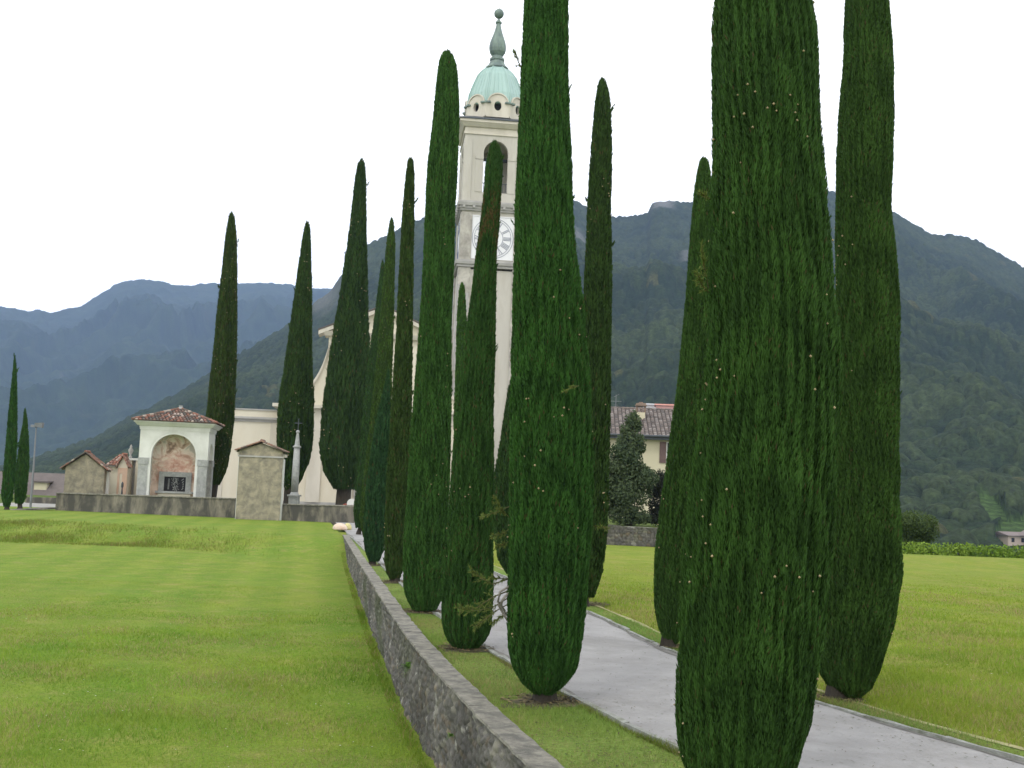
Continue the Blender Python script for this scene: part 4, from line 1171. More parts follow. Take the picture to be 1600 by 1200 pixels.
# belfry: four walls with round-headed openings
c = a - 0.12
zb, zt2 = Z(318), Z(214)
half = 1.0
mb = MB()
for k in range(4):
    T = Matrix.Rotation(k * math.pi / 2, 4, 'Z')
    e = c if k % 2 == 0 else c - .45
    mb.archwall(-e, e, zb, zt2, -half, half, Z(303), Z(241), -c, -c + .44, T=T)
mb.build('belfry', M['towerp'], tw)
mb = MB()
for k in range(4):
    T = Matrix.Rotation(k * math.pi / 2, 4, 'Z')
    m2 = MB()
    m2.box(-c - .05, -c + .62, -c - .06, -c - .001, zb, Z(221)) if k % 2 == 0 else m2.box(-c + .001, -c + .62, -c - .06, -c - .001, zb, Z(221))
    m2.box(c - .62, c + .05, -c - .06, -c - .001, zb, Z(221)) if k % 2 == 0 else m2.box(c - .62, c - .001, -c - .06, -c - .001, zb, Z(221))
    m2.box(-half - .62, -half - .02, -c - .035, -c - .001, Z(303), Z(252)); m2.box(half + .02, half + .62, -c - .035, -c - .001, Z(303), Z(252))
    m2.box(-half - .66, -half, -c - .08, -c - .001, Z(252), Z(247)); m2.box(half, half + .66, -c - .08, -c - .001, Z(252), Z(247))
    mb.addT(m2, T)
mb.build_each('belfry_pilaster', M['towerp'], tw)
mb = MB()
mb.box(-c - .09, c + .09, -c - .09, c + .09, Z(214), Z(210)); mb.box(-c - .02, c + .02, -c - .02, c + .02, Z(210), Z(203))
mb.box(-c - .15, c + .15, -c - .15, c + .15, Z(203), Z(197), top=.3); mb.box(-c - .48, c + .48, -c - .48, c + .48, Z(197), Z(193))
mb.build('entablature', M['creamtrim'], tw)
mb = MB(); mb.box(-c - .56, c + .56, -c - .56, c + .56, Z(193), Z(191.5))
# low lead roof towards the octagon
vs = [(-c - .56, -c - .56, Z(191.5)), (c + .56, -c - .56, Z(191.5)), (c + .56, c + .56, Z(191.5)), (-c - .56, c + .56, Z(191.5)),
      (-c + .3, -c + .3, Z(184)), (c - .3, -c + .3, Z(184)), (c - .3, c - .3, Z(184)), (-c + .3, c - .3, Z(184))]
mb.add([(v[0], v[1], v[2] + .002) for v in vs], [(0, 1, 5, 4), (1, 2, 6, 5), (2, 3, 7, 6), (3, 0, 4, 7), (4, 5, 6, 7)])
mb.build('lead_skirt', M['darkmetal'], tw)
# bell and beam
bm_ = MB(); bm_.box(-c + .5, c - .5, -.12, .12, Z(240), Z(236)); bm_.box(-.1, .1, -c + .5, c - .5, Z(235.9), Z(233)); bm_.build('bell_beam', M['darkmetal'], tw)
zl = Z(262)
bell = MB().lathe([(.62, zl), (.60, zl + .06), (.48, zl + .3), (.38, zl + .7), (.30, zl + .95), (.12, zl + 1.05), (.1, zl + 1.2)], .35, .1, 20).build('bell', M['copperdark'], tw, smooth=True)
# parapet rails in the openings
mb = MB()
for k in range(4):
    T = Matrix.Rotation(k * math.pi / 2, 4, 'Z'); m2 = MB(); mb = MB()
    m2.box(-half, half, -c + .2, -c + .26, Z(288), Z(287))
    for q in range(9): x = -half + .1 + q * (2 * half - .2) / 8; m2.box(x - .02, x + .02, -c + .21, -c + .25, Z(303), Z(288))
    mb.add([T @ Vector(v) for v in m2.v], m2.f)
    mb.build('railing', M['darkmetal'], tw)
MB().box(-c + .45, c - .45, -c + .45, c - .45, Z(318), Z(304)).build('belfry_floor', M['towers'], tw)

# octagonal drum with scalloped top and round windows
Wd_ = 2.46
side = Wd_ * math.tan(math.pi / 8)
zd0, zd1, zcr = Z(184), Z(161), Z(146)
dr = MB(); rimm = MB(); holes = MB()
for k in range(8):
    T = Matrix.Rotation(k * math.pi / 4, 4, 'Z')
    n = 16; rr = side * 0.82; cxr = 0.36
    zc_ = Z(166.5)
    # polygon wall with an oval hole: quads between hole and outline
    m = 48; vs = []; fs = []
    outl = []
    for j in range(m):
        an = 2 * math.pi * j / m
        hx, hz = 0.30 * math.cos(an), zc_ + 0.40 * math.sin(an)
        # outline point in that direction
        dx_, dz_ = math.cos(an), math.sin(an)
        best = 9.0
        if abs(dx_) > 1e-6: best = min(best, side / abs(dx_))
        if dz_ < -1e-6: best = min(best, (zc_ - zd0) / -dz_)
        if dz_ > 1e-6:
            # top: flat shoulder zd1 with arch radius rr centred at zd1-0.1
            t_fl = (zd1 - zc_) / dz_
            A = 1.0; z0_ = zd1 - 0.12 - zc_; B = -2 * dz_ * z0_; C_ = z0_ * z0_ - rr * rr; disc = B * B - 4 * C_
            t_ar = (-B + math.sqrt(disc)) / 2 if disc > 0 else 0
            best = min(best, max(t_fl, t_ar))
        ox, oz = dx_ * best, zc_ + dz_ * best
        outl.append((ox, oz))
        vs += [(hx, -Wd_, hz), (ox, -Wd_, oz), (hx, -Wd_ + .3, hz), (ox, -Wd_ + .3, oz)]
    for j in range(m):
        p, q = 4 * j, 4 * ((j + 1) % m)
        fs += [(p, p + 1, q + 1, q), (p, q, q + 2, p + 2), (p + 1, p + 3, q + 3, q + 1)]
    dr.add([T @ Vector(v) for v in vs], fs)
    # raised rim over the scallop
    arc = [(rr * math.cos(t), zd1 - .12 + rr * math.sin(t)) for t in np.linspace(0.12, math.pi - .12, 18)]
    vs = []; fs = []
    for (x, z) in arc:
        f1_ = (x, z); f2_ = (x * 1.09, zd1 - .12 + (z - zd1 + .12) * 1.09)
        vs += [(f1_[0], -Wd_ - .08, f1_[1] - .02), (f2_[0], -Wd_ - .08, f2_[1]), (f2_[0], -Wd_ + .75, f2_[1] + .05), (f1_[0], -Wd_ + .3, f1_[1] - .02)]
    for j in range(len(arc) - 1):
        p, q = 4 * j, 4 * j + 4
        fs += [(p, q, q + 1, p + 1), (p + 1, q + 1, q + 2, p + 2), (p + 3, q + 3, q, p)]
    rimm.add([T @ Vector(v) for v in vs], fs)
    holes.add([T @ Vector(v) for v in [(-.45, -Wd_ + .5, zc_ - .5), (.45, -Wd_ + .5, zc_ - .5), (.45, -Wd_ + .5, zc_ + .5), (-.45, -Wd_ + .5, zc_ + .5)]], [(0, 1, 2, 3)])
dr.build('drum', M['creamtrim'], tw)
rimm.build_each('scallop_rim', M['creamtrim'], tw)
holes.build_each('window', M['dark'], tw)
# dark copper shoulders between scallops, then the ribbed dome
rot8 = math.pi / 8
cth = 1 / math.cos(rot8)
mb = MB()
for k in range(8):
    an = k * math.pi / 4 + rot8 - math.pi / 2
    T = Matrix.Rotation(an + math.pi / 2, 4, 'Z'); R_ = Wd_ * cth
    m2 = MB().box(-.42, .42, -R_ - .10, -R_ + .55, zd1 - .10, zd1 + .03)
    mb.add([T @ Vector(v) for v in m2.v], m2.f)
mb.build_each('lead_shoulder', M['copperdark'], tw)
ZA = lambda y: float(P(770, y, 89.2)[2]) + 0.5
prof = [(2.42, zd1 + .02), (2.30, ZA(157)), (2.13, ZA(148)), (1.93, ZA(138)), (1.63, ZA(124.5)), (1.34, ZA(117)), (1.08, ZA(112)), (.86, ZA(109))]
dome = MB().lathe([(r_ * cth * .99, z) for r_, z in prof], n=8, rot=rot8).build('dome', M['copper'], tw)
seam = MB()
for k in range(40):
    face = k // 5; j = k % 5
    T = Matrix.Rotation(face * math.pi / 4, 4, 'Z')
    u = (j - 2) / 2.5
    pts = [T @ Vector((u * r_ * .99 * math.tan(rot8), -r_ * .99 - .005, z)) for r_, z in prof]
    seam.tube(pts, [.022] * len(pts), 4)
for k in range(8):
    an = k * math.pi / 4 + rot8
    pts = [Vector((r_ * cth * math.cos(an), r_ * cth * math.sin(an), z)) for r_, z in prof]
    seam.tube(pts, [.05] * len(pts), 5)
seam.build('seams', M['copper'], tw)
Zf, Z = Z, (lambda y: float(P(770, y, 89.2)[2]) + 0.5)
fin = MB()
fin.lathe([(1.02, Z(109)), (1.02, Z(107.5)), (.72, Z(102)), (.62, Z(97.5)), (.56, Z(97)), (.56, Z(95.5)), (.62, Z(95)), (.62, Z(92)), (.48, Z(91)), (.44, Z(88)), (.52, Z(86)), (.66, Z(82)), (.72, Z(77)), (.72, Z(72)), (.66, Z(66)), (.52, Z(59)), (.38, Z(52)), (.28, Z(46)), (.21, Z(40)), (.18, Z(37)), (.27, Z(36)), (.27, Z(34)), (.16, Z(33)), (.12, Z(30))], n=16, rot=rot8)
fin.build('spire', M['copperdark'], tw)
zcb = Z(21)
ballp = [(0.42 * math.cos(t) + .001, zcb + 0.42 * math.sin(t)) for t in np.linspace(-1.5, 1.5, 14)]
MB().lathe(ballp, n=20).lathe([(.03, zcb + .4), (.02, zcb + .62)], n=6).build('ball', M['copperdark'], tw, smooth=True)

# ---- church body
D0 = 80.0
org_c = P(585, 780, D0); org_c[2] = -0.5
ch = thing('church', org_c, TH, 'cream baroque church facade with curved shoulders behind the churchyard cypresses', 'church')
ct, st_ = math.cos(TH), math.sin(TH)
def loc(px, py, back=0.0):
    """local (x,z) on the facade plane seen at the picture position"""
    r_ = ray(px, py); n = np.array([st_, -ct]); o = org_c[:2] - back * n
    t = (n @ (o - CAM[:2])) / (n @ r_[:2]); p = CAM + r_ * t
    q = p[:2] - org_c[:2]
    return float(q[0] * ct + q[1] * st_), float(p[2] + 0.5)
xL, zL = loc(436, 629); xA, zA = loc(585, 480)
xs1, _ = loc(513, 545)
hw = -xs1 + 0.0
hb = -xL
zc1 = loc(437, 630.5)[1]; zc0 = loc(437, 654)[1]; zc2 = loc(437, 635.5)[1]
zev = loc(520, 517)[1]; zap = loc(585, 479)[1]
mb = MB()
mb.box(-hb, hb, 0, 26, -.3, zc0)
mb.box(-hw, hw, .0, 1.1, zc1 + .001, zev - .4)
mb.box(-hw + .5, hw - .5, 1.101, 26, zc1 + .001, zev - 1.6)
mb.build('wall', M['cream'], ch)
mb = MB()
mb.box(-hb - .08, hb + .08, -.08, 26, zc0, zc0 + .12); mb.box(-hb - .02, hb + .02, -.02, 26, zc0 + .12, zc2 - .1); mb.box(-hb - .06, hb + .06, -.06, 26, zc2 - .1, zc2, top=.22); mb.box(-hb - .42, hb + .42, -.42, 26.2, zc2, zc1)
mb.build('cornice', M['creamtrim'], ch)
mb = MB()
zq = loc(500, 660)[1]
for s_ in (-1, 1):
    for x in (hb - .55, hb * .62, hw * .55):
        mb.box(s_ * x - .5, s_ * x + .5, -.15, -.001, .6, zc0 - .001)
    mb.box(s_ * (hw - .45) - .4, s_ * (hw - .45) + .4, -.15, -.001, zc1 + .3, zev - .85)
mb.build_each('pilaster', M['creamtrim'], ch)
mb = MB()
mb.box(-hb - .05, hb + .05, -.05, -.002, -.3, .62); mb.build('plinth', M['greytrim'], ch)
# portal surround and door, round upper window (hidden mostly by the trees)
mb = MB(); mb.box(-1.5, 1.5, -.2, -.003, 0.62, 4.4); mb.build('door_surround', M['greytrim'], ch)
MB().box(-1.05, 1.05, -.26, -.201, 0.62, 3.8).build('door', M['shutter'], ch)
# pediment
ov = .75
mb = MB(); zt_p = zev - .4
mb.prism([(-hw - .05, zt_p + .35), (hw + .05, zt_p + .35), (0, zap - .25)], .02, 1.0); mb.build('gable', M['cream'], ch)
mb = MB()
mb.box(-hw - .3, hw + .3, -.3, 1.2, zt_p, zt_p + .34, top=.15)
for s_ in (-1, 1):
    x0, z0_ = s_ * (hw + ov), zev - .06; vs = []
    vs = [(x0, -.45, z0_), (0, -.45, zap - .02), (0, -.45, zap - .32), (x0, -.45, z0_ - .30), (x0, 1.3, z0_), (0, 1.3, zap - .02), (0, 1.3, zap - .32), (x0, 1.3, z0_ - .30)]
    mb.add(vs, [(0, 1, 2, 3), (4, 7, 6, 5), (0, 4, 5, 1), (3, 2, 6, 7), (0, 3, 7, 4)])
mb.build('pediment', M['creamtrim'], ch)
mb = MB()
for s_ in (-1, 1):
    x0, z0_ = s_ * (hw + ov + .05), zev - .05
    mb.add([(x0, -.5, z0_ + .0), (0, -.5, zap + .03), (0, 1.4, zap + .03), (x0, 1.4, z0_ + .0), (x0, -.5, z0_ + .08), (0, -.5, zap + .12), (0, 1.4, zap + .12), (x0, 1.4, z0_ + .08)],
           [(0, 1, 2, 3), (7, 6, 5, 4), (0, 4, 5, 1), (0, 3, 7, 4)])
mb.build('roof', M['shingle'], ch)
MB().add([(-hw + .2, 1.5, zev - 1.6), (hw - .2, 1.5, zev - 1.6), (hw - .2, 26.3, zev - 1.6), (-hw + .2, 26.3, zev - 1.6), (0, 1.5, zap - 1.2), (0, 26.3, zap - 1.2)], [(0, 3, 5, 4), (1, 4, 5, 2), (0, 4, 1), (2, 5, 3), (0, 1, 2, 3)]).build('nave_roof', M['shingle'], ch)
# volutes
vol = MB(); vr = MB()
xv, zv = loc(490, 587); xw, zw = loc(517, 556)
for s_ in (-1, 1):
    vr = MB()
    pts = [(hb - .15, zc1 + .25), (hb * .93, zc1 + .35)]
    cx_, cz_ = None, None
    P0 = np.array([hb * .93, zc1 + .35]); P3 = np.array([hw + .02, loc(513, 545)[1]])
    P1 = np.array([-xv + 1.4, zv - .9]); P2 = np.array([hw + .35, zw - .9])
    P1 = np.array([hb * .70, zc1 + .9]); P2 = np.array([hw + .45, P3[1] - 2.0])
    cur = [tuple((1 - t) ** 3 * P0 + 3 * t * (1 - t) ** 2 * P1 + 3 * t * t * (1 - t) * P2 + t ** 3 * P3) for t in np.linspace(0, 1, 18)]
    poly = [(hb * .93, zc1 + .05)] + cur + [(hw + .001, P3[1]), (hw + .001, zc1 + .05)]
    poly = [(s_ * x, z) for x, z in poly]
    if s_ > 0: poly = poly[::-1]
    vol.prism(poly, .05, .7)
    for i in range(len(cur) - 1):
        (x0, z0_), (x1, z1_) = cur[i], cur[i + 1]
        dx_, dz_ = x1 - x0, z1_ - z0_; l = math.hypot(dx_, dz_); nx, nz_ = -dz_ / l * .28, dx_ / l * .28
        if nz_ < 0: nx, nz_ = -nx, -nz_
        for off in ((0.0, 1.0, .0), ):
            vs = [(s_ * x0, -.12, z0_), (s_ * x1, -.12, z1_), (s_ * (x1 - abs(nx)*0), -.12, z1_ - .3), (s_ * x0, -.12, z0_ - .3), (s_ * x0, .85, z0_), (s_ * x1, .85, z1_), (s_ * x1, .85, z1_ - .3), (s_ * x0, .85, z0_ - .3)]
            vr.add([(v[0], v[1], v[2] + .06) for v in vs], [(0, 1, 2, 3), (4, 7, 6, 5), (0, 4, 5, 1), (3, 2, 6, 7), (1, 5, 6, 2), (0, 3, 7, 4)])
    vr.build('volute_coping', M['creamtrim'], ch)
vol.build_each('volute', M['cream'], ch)
# corner pedestal on the lower cornice
MB().box(-hb + .9, hb - .9, .02, .9, zc1 + .002, zc1 + .34).build('attic', M['cream'], ch)

# side chapel wing with parapet on the left
pw = loc(345, 640, 1.2); pe = loc(437, 636, 1.2)
wg = thing('side_chapel', (org_c[0] + pw[0] * ct - 1.2 * st_, org_c[1] + pw[0] * st_ + 1.2 * ct, -0.5), TH, 'low cream wing with grey cornice joined to the left of the church facade', 'chapel')
Lw = -hb - pw[0] - .02; zt3 = loc(400, 639, 1.2)[1]; zc3 = loc(400, 655, 1.2)[1]
MB().box(0, Lw, 0, 9, -.3, zc3 - .2).build('wall', M['cream'], wg)
MB().box(-.1, Lw, -.1, 9, zc3 - .2, zc3).box(-.25, Lw, -.25, 9.2, zc3, zc3 + .16).build('cornice', M['greytrim'], wg)
MB().box(0, Lw, 0, 9, zc3 + .16, zt3 - .1).build('parapet', M['cream'], wg)
MB().box(-.08, Lw, -.08, 9.08, zt3 - .1, zt3).build('coping', M['greytrim'], wg)
MB().box(-.05, Lw, -.05, -.002, -.3, .45).build('plinth', M['greytrim'], wg)
MB().box(-.03, .42, -.06, -.002, .45, zc3 - .2).box(Lw - .6, Lw - .1, -.06, -.002, .45, zc3 - .2).build_each('pilaster', M['creamtrim'], wg)

# ------------------------------------------------------------------ white shrine
def local_root(px, py, d, gz): p = P(px, py, d); p[2] = gz; return p
SR = R(9)
sb = local_root(267, 772, 61.0, -0.5)
sh = thing('shrine', sb, SR, 'white wayside shrine with hipped tile roof and faded pink fresco in its arch', 'shrine')
ZS = lambda y: float(P(267, y, 61.0)[2]) + 0.5
hx = 1.86; dep = 3.2
z_r0, z_r1 = ZS(672.5), ZS(660)
z_imp = ZS(716.5)
xo = 0.12
mb = MB()
mb.archwall(-hx, hx, z_imp + .0, z_r0, -1.34 + xo * 0, 1.34, z_imp, ZS(712), 0, .42, n=24)
T = Matrix.Translation((hx, dep / 2, 0)) @ Matrix.Rotation(math.pi / 2, 4, 'Z')
mb.archwall(-dep / 2 + .43, dep / 2, z_imp, z_r0, -.8, .8, z_imp, ZS(712), 0, .38, n=18, T=T)
mb.box(-hx, -hx + .4, .43, dep, z_imp, z_r0)
mb.build('upper_wall', M['white'], sh)
mb = MB()
for x0, x1, y0, y1 in ((-hx, -1.34, 0, .42), (1.34, hx, 0, .42), (hx - .42, hx, dep - .8, dep)):
    mb.box(x0, x1, y0, y1, -.2, z_imp - .36)
mb.build_each('pillar', M['granite'], sh)
mb = MB()
for x0, x1, y0, y1 in ((-hx, -1.34, 0, .42), (1.34, hx, 0, .42), (hx - .42, hx, dep - .8, dep)):
    mb.box(x0 - .03, x1 + .03, y0 - .03, y1 + .03, z_imp - .36, z_imp - .002)
mb.build_each('impost', M['granite'], sh)
# white inner frame band round the arch
vs = []; fs = []
zs_ = ZS(712); n = 28
mb = MB()
pts = [(1.36, -.1), (1.36, zs_)] + [(1.36 * math.cos(t), zs_ + 1.36 * math.sin(t)) for t in np.linspace(0, math.pi, n)] + [(-1.36, zs_), (-1.36, -.1)]
for i in range(len(pts) - 1):
    (x0, z0_), (x1, z1_) = pts[i], pts[i + 1]
    k0 = 1 - .16 / 1.36
    q0 = (x0 * k0, zs_ + (z0_ - zs_) * k0 if z0_ > zs_ else z0_); q1 = (x1 * k0, zs_ + (z1_ - zs_) * k0 if z1_ > zs_ else z1_)
    mb.add([(x0, .02, z0_), (x1, .02, z1_), (q1[0], .02, q1[1]), (q0[0], .02, q0[1]), (x0, .44, z0_), (x1, .44, z1_), (q1[0], .44, q1[1]), (q0[0], .44, q0[1])], [(0, 1, 2, 3), (3, 2, 6, 7), (4, 7, 6, 5)])
mb.build('arch_frame', M['white'], sh)
MB().box(-hx + .4, hx - .40, 1.15, 1.35, -.1, z_r0 - .13).build('fresco', M['fresco'], sh)
MB().box(-hx + .002, -hx + .398, .43, dep, -.2, z_imp - .002).box(hx - .40, hx - .02, .9, 2.3, -.2, .5).build('side_wall', M['pink'], sh)
MB().box(-hx + .41, hx - .40, .44, dep, z_r0 - .12, z_r0 - .01).build('ceiling', M['white'], sh)
# altar with window grille
mb = MB(); mb.box(-.85, .95, .85, 1.14, -.1, ZS(771)); mb.build('altar', M['cream'], sh)
MB().box(-.98, 1.08, .76, 1.14, ZS(771), ZS(768)).build('altar_slab', M['granite'], sh)
zw0, zw1 = ZS(767.9), ZS(745)
wn_ = MB()
wn_.box(-.86, -.56, 1.0, 1.14, zw0, zw1 + .28); wn_.box(.62, .92, 1.0, 1.14, zw0, zw1 + .28); wn_.box(-.56, .62, 1.0, 1.14, zw1, zw1 + .28)
nw = wn_.build('niche_frame', M['granite'], sh)
MB().box(-.56, .62, 1.08, 1.13, zw0, zw1).build('pane', M['dark'], nw)
gr = MB()
rg = random.Random(3)
for i in range(110):
    z = rg.uniform(zw0 + .02, zw1 - .02); x = .03 + rg.gauss(0, .09); s_ = rg.uniform(.02, .04)
    gr.box(x - s_ / 2, x + s_ / 2, 1.04, 1.075, z - s_ / 2, z + s_ / 2)
for i in range(5): gr.tube([(.42 + .05 * math.sin(i), 1.06, zw0 + .1 + i * .13), (.50, 1.06, zw0 + .2 + i * .13)], [.02, .02], 5)
for i in range(3): gr.tube([(-.35 + .03 * i, 1.06, zw0 + .1), (-.33 + .03 * i, 1.06, zw1 - .1)], [.008, .008], 4)
gr.build('grille', M['granite'], nw)
# cornice and roof
mb = MB()
mb.box(-hx - .04, hx + .04, -.04, dep + .04, z_r0, z_r0 + .1); mb.box(-hx - .06, hx + .06, -.06, dep + .06, z_r0 + .1, z_r1 - .22); mb.box(-hx - .16, hx + .16, -.16, dep + .16, z_r1 - .22, z_r1 - .06, top=.14); mb.box(-hx - .34, hx + .34, -.34, dep + .34, z_r1 - .06, z_r1 + .02)
mb.build('cornice', M['white'], sh)
ev = .44; ze = z_r1 + .03; za = ZS(636)
A_ = (-hx - ev, -ev, ze); B_ = (hx + ev, -ev, ze); C_ = (hx + ev, dep + ev, ze); D_ = (-hx - ev, dep + ev, ze); Pk = (0, dep / 2, za)
mb = MB(); rg = random.Random(5)
tiles(mb, A_, B_, Pk, Pk, .19, .27, rg, RED); tiles(mb, B_, C_, Pk, Pk, .19, .27, rg, RED); tiles(mb, C_, D_, Pk, Pk, .19, .27, rg, RED); tiles(mb, D_, A_, Pk, Pk, .19, .27, rg, RED)
for q in (A_, B_, C_, D_):
    n = 14
    for i in range(n):
        p0 = Vector(q).lerp(Vector(Pk), i / n) + Vector((0, 0, .06)); p1 = Vector(q).lerp(Vector(Pk), (i + 1.1) / n) + Vector((0, 0, .05))
        cc = RED[rg.randrange(5)]; mb.tube([p0, p1], [.075, .06], 7, cc)
mb.build('roof', M['tile'], sh, col=True)
MB().lathe([(.16, za), (.16, za + .08), (.10, za + .12), (.12, za + .2)], 0, dep / 2, 10).build('finial', M['granite'], sh)

# ------------------------------------------------------------------ gabled plaster monuments
def gabled(name, label, cat, pxl, pxr, pyeave, pyapex, pybase, d, rz, depth, mat, roofpal, gz, side='white', group=None, ov=.22, th=.09, curve=False, band=None, sidew=False):
    pm = (pxl + pxr) / 2; p = P(pm, pybase, d); p[2] = gz
    root = thing(name, p, rz, label, cat, group)
    zf = lambda y: float(P(pm, y, d)[2]) - gz
    hw_ = (P(pxr, pyeave, d)[0] - P(pxl, pyeave, d)[0]) / 2 / math.cos(rz)
    ze_, za_ = zf(pyeave), zf(pyapex)
    poly = [(-hw_, -.2), (hw_, -.2), (hw_, ze_), (0, za_ - th), (-hw_, ze_)]
    MB().prism(poly, 0, depth).build('wall', M[mat], root)
    mb = MB(); rgx = random.Random(int(pxl))
    for s_ in (-1, 1):
        e0 = (s_ * (hw_ + ov), ze_ - ov * (za_ - ze_) / hw_); 
        a0 = (e0[0], -.14, e0[1]); a1 = (e0[0], depth + .14, e0[1]); r0_ = (0, -.14, za_); r1_ = (0, depth + .14, za_)
        if s_ < 0: tiles(mb, a1, a0, r0_, r1_, .2, .3, rgx, roofpal, .045)
        else: tiles(mb, a0, a1, r1_, r0_, .2, .3, rgx, roofpal, .045)
        # verge course seen edge-on
        n = 9
        for yv in (-.15, depth + .15):
            for i in range(n):
                q0 = Vector((e0[0], yv, e0[1])).lerp(Vector((0, yv, za_)), i / n); q1 = Vector((e0[0], yv, e0[1])).lerp(Vector((0, yv, za_)), (i + 1.08) / n)
                mb.tube([q0 + Vector((0, 0, .035)), q1 + Vector((0, 0, .03))], [.05, .042], 6, roofpal[rgx.randrange(len(roofpal))])
        mb.add([(e0[0], -.12, e0[1] - .07), (0, -.12, za_ - .07), (0, depth + .12, za_ - .07), (e0[0], depth + .12, e0[1] - .07)], [(0, 1, 2, 3)], (.2, .17, .14))
    mb.tube([(0, -.16, za_ + .06), (0, depth + .16, za_ + .06)], [.08, .08], 8, roofpal[0])
    mb.build('roof', M['tile'], root, col=True)
    return root, hw_, ze_, za_
r_, hw_, ze_, za_ = gabled('mausoleum', 'grey stucco gabled mausoleum with tiled verge at the left end of the enclosure wall', 'mausoleum', 100, 160, 729, 707, 772, 62.5, R(4), .45, 'oldstucco', RED, -.5)
MB().box(hw_ - .16, hw_ + .14, .452, .70, .2, ze_ - .05).build('pilaster', M['white'], r_)
r_, hw_, ze_, za_ = gabled('monument', 'weathered stucco gabled monument standing forward of the enclosure wall', 'monument', 369, 436, 703, 690, 803, 57.2, R(5), .75, 'oldstucco', [(0.22, 0.13, 0.10), (0.16, 0.12, 0.1), (0.28, 0.17, 0.12)], -.62, ov=.20)
zf = lambda y: float(P(402, y, 57.2)[2]) + .62
MB().box(-hw_ - .05, hw_ + .05, -.04, -.002, zf(714.5), zf(712)).build('moulding', M['greytrim'], r_)
MB().box(hw_ - .18, hw_ + .05, .16, .72, .1, zf(716)).box(-hw_ - .04, -hw_ - .002, .1, .7, .1, zf(716)).build_each('white_return', M['white'], r_)
MB().box(-hw_ - .10, hw_ + .13, .1, .85, zf(713), zf(708)).build('capital', M['creamtrim'], r_)

# small orange-roofed cream chapel with gable turned right, and wall piers beside it
r_, hw_, ze_, za_ = gabled('tomb_chapel', 'small cream tomb chapel with bright orange tile roof, between the stucco mausoleum and white shrine', 'tomb chapel', 181, 197, 727, 711, 774, 64, R(0), .3, 'cream', ORG, -.5, ov=.05)
lb = P(166, 728, 64)[0] - r_.location.x
zz0 = float(P(180, 729, 64)[2]) + .5; zz1 = float(P(180, 710, 64)[2]) + .5
mb = MB(); mb.box(lb + .15, -hw_ - .002, .1, 1.6, -.2, zz0 - .02); mb.build('side_wall', M['cream'], r_)
MB().box(lb + .05, -hw_ - .002, 0, 1.7, zz0 - .02, zz0 + .05).build('eaves', M['white'], r_)
mb = MB(); tiles(mb, (lb - .02, -.15, zz0 + .06), (-hw_ + .05, -.15, zz0 + .06), (-hw_ + .1, 1.0, zz1), (lb + .35, 1.0, zz1), .2, .26, random.Random(6), ORG)
mb.build('side_roof', M['tile'], r_, col=True)
mb = MB().archwall(-hw_ + .02, hw_ - .02, 0.02, ze_ - .15, -hw_ + .14, -hw_ + .30, .1, ze_ - .55, -.03, -.002, n=8); mb.build('niche', M['pink'], r_)
# cream piers with a coping left of the shrine
p0 = P(199, 773, 65.5); p0[2] = -.5
pr = thing('pier_wall', p0, 0, 'cream wall of three flat piers under a white coping, against the left side of the shrine', 'wall')
zt_w = float(P(205, 719, 65.5)[2]) + .5; k = 65.5 / FOC
MB().box(0 * k, 3.4 * k, 0, .4, -.2, zt_w).box(9.5 * k, 22 * k, 0, .4, -.2, zt_w).box(-3 * k, 0 * k - .01, .15, .4, -.2, zt_w - .3).build_each('pier', M['cream'], pr)
MB().box(3.4 * k, 9.5 * k, .25, .38, -.2, zt_w - .02).build('recess_panel', M['greytrim'], pr)
MB().box(-5 * k, 24 * k, -.08, .5, zt_w, zt_w + .12).build('coping', M['white'], pr)
# little urn on top
MB().lathe([(.10, 0), (.10, .1), (.05, .18), (.13, .38), (.15, .5), (.06, .62), (.08, .68), (.02, .82)], n=12).build('body', M['greytrim'], thing('urn', (p0[0] - .05, p0[1] + .2, p0[2] + zt_w + .12), 0, 'small grey stone urn on the coping left of the shrine', 'urn'), smooth=True)
# grave lantern and low things over the wall
g0 = P(190, 775, 62.5); g0[2] = -.5
gt = thing('grave_slab', g0, 0, 'low dark and ochre grave slab behind the wall, between mausoleum and shrine', 'grave')
MB().box(-1.1, -.35, 0, .6, 0, .78).build('slab', M['granite'], gt)
MB().box(-.25, .3, 0, .5, 0, .70).box(-.1, .15, .1, .3, .70, .80).build('base', M['boulder'], gt)
g1 = P(190, 775, 62.0); g1[2] = -.5
gl = thing('grave_lantern', g1, 0, 'thin dark grave lantern standing before the tomb chapel gable', 'lantern')
MB().lathe([(.12, 0), (.12, .9), (.16, .95), (.05, 1.0), (.03, 1.35), (.07, 1.4), (.07, 1.6), (.01, 1.7)], n=8).build('body', M['darkmetal'], gl)

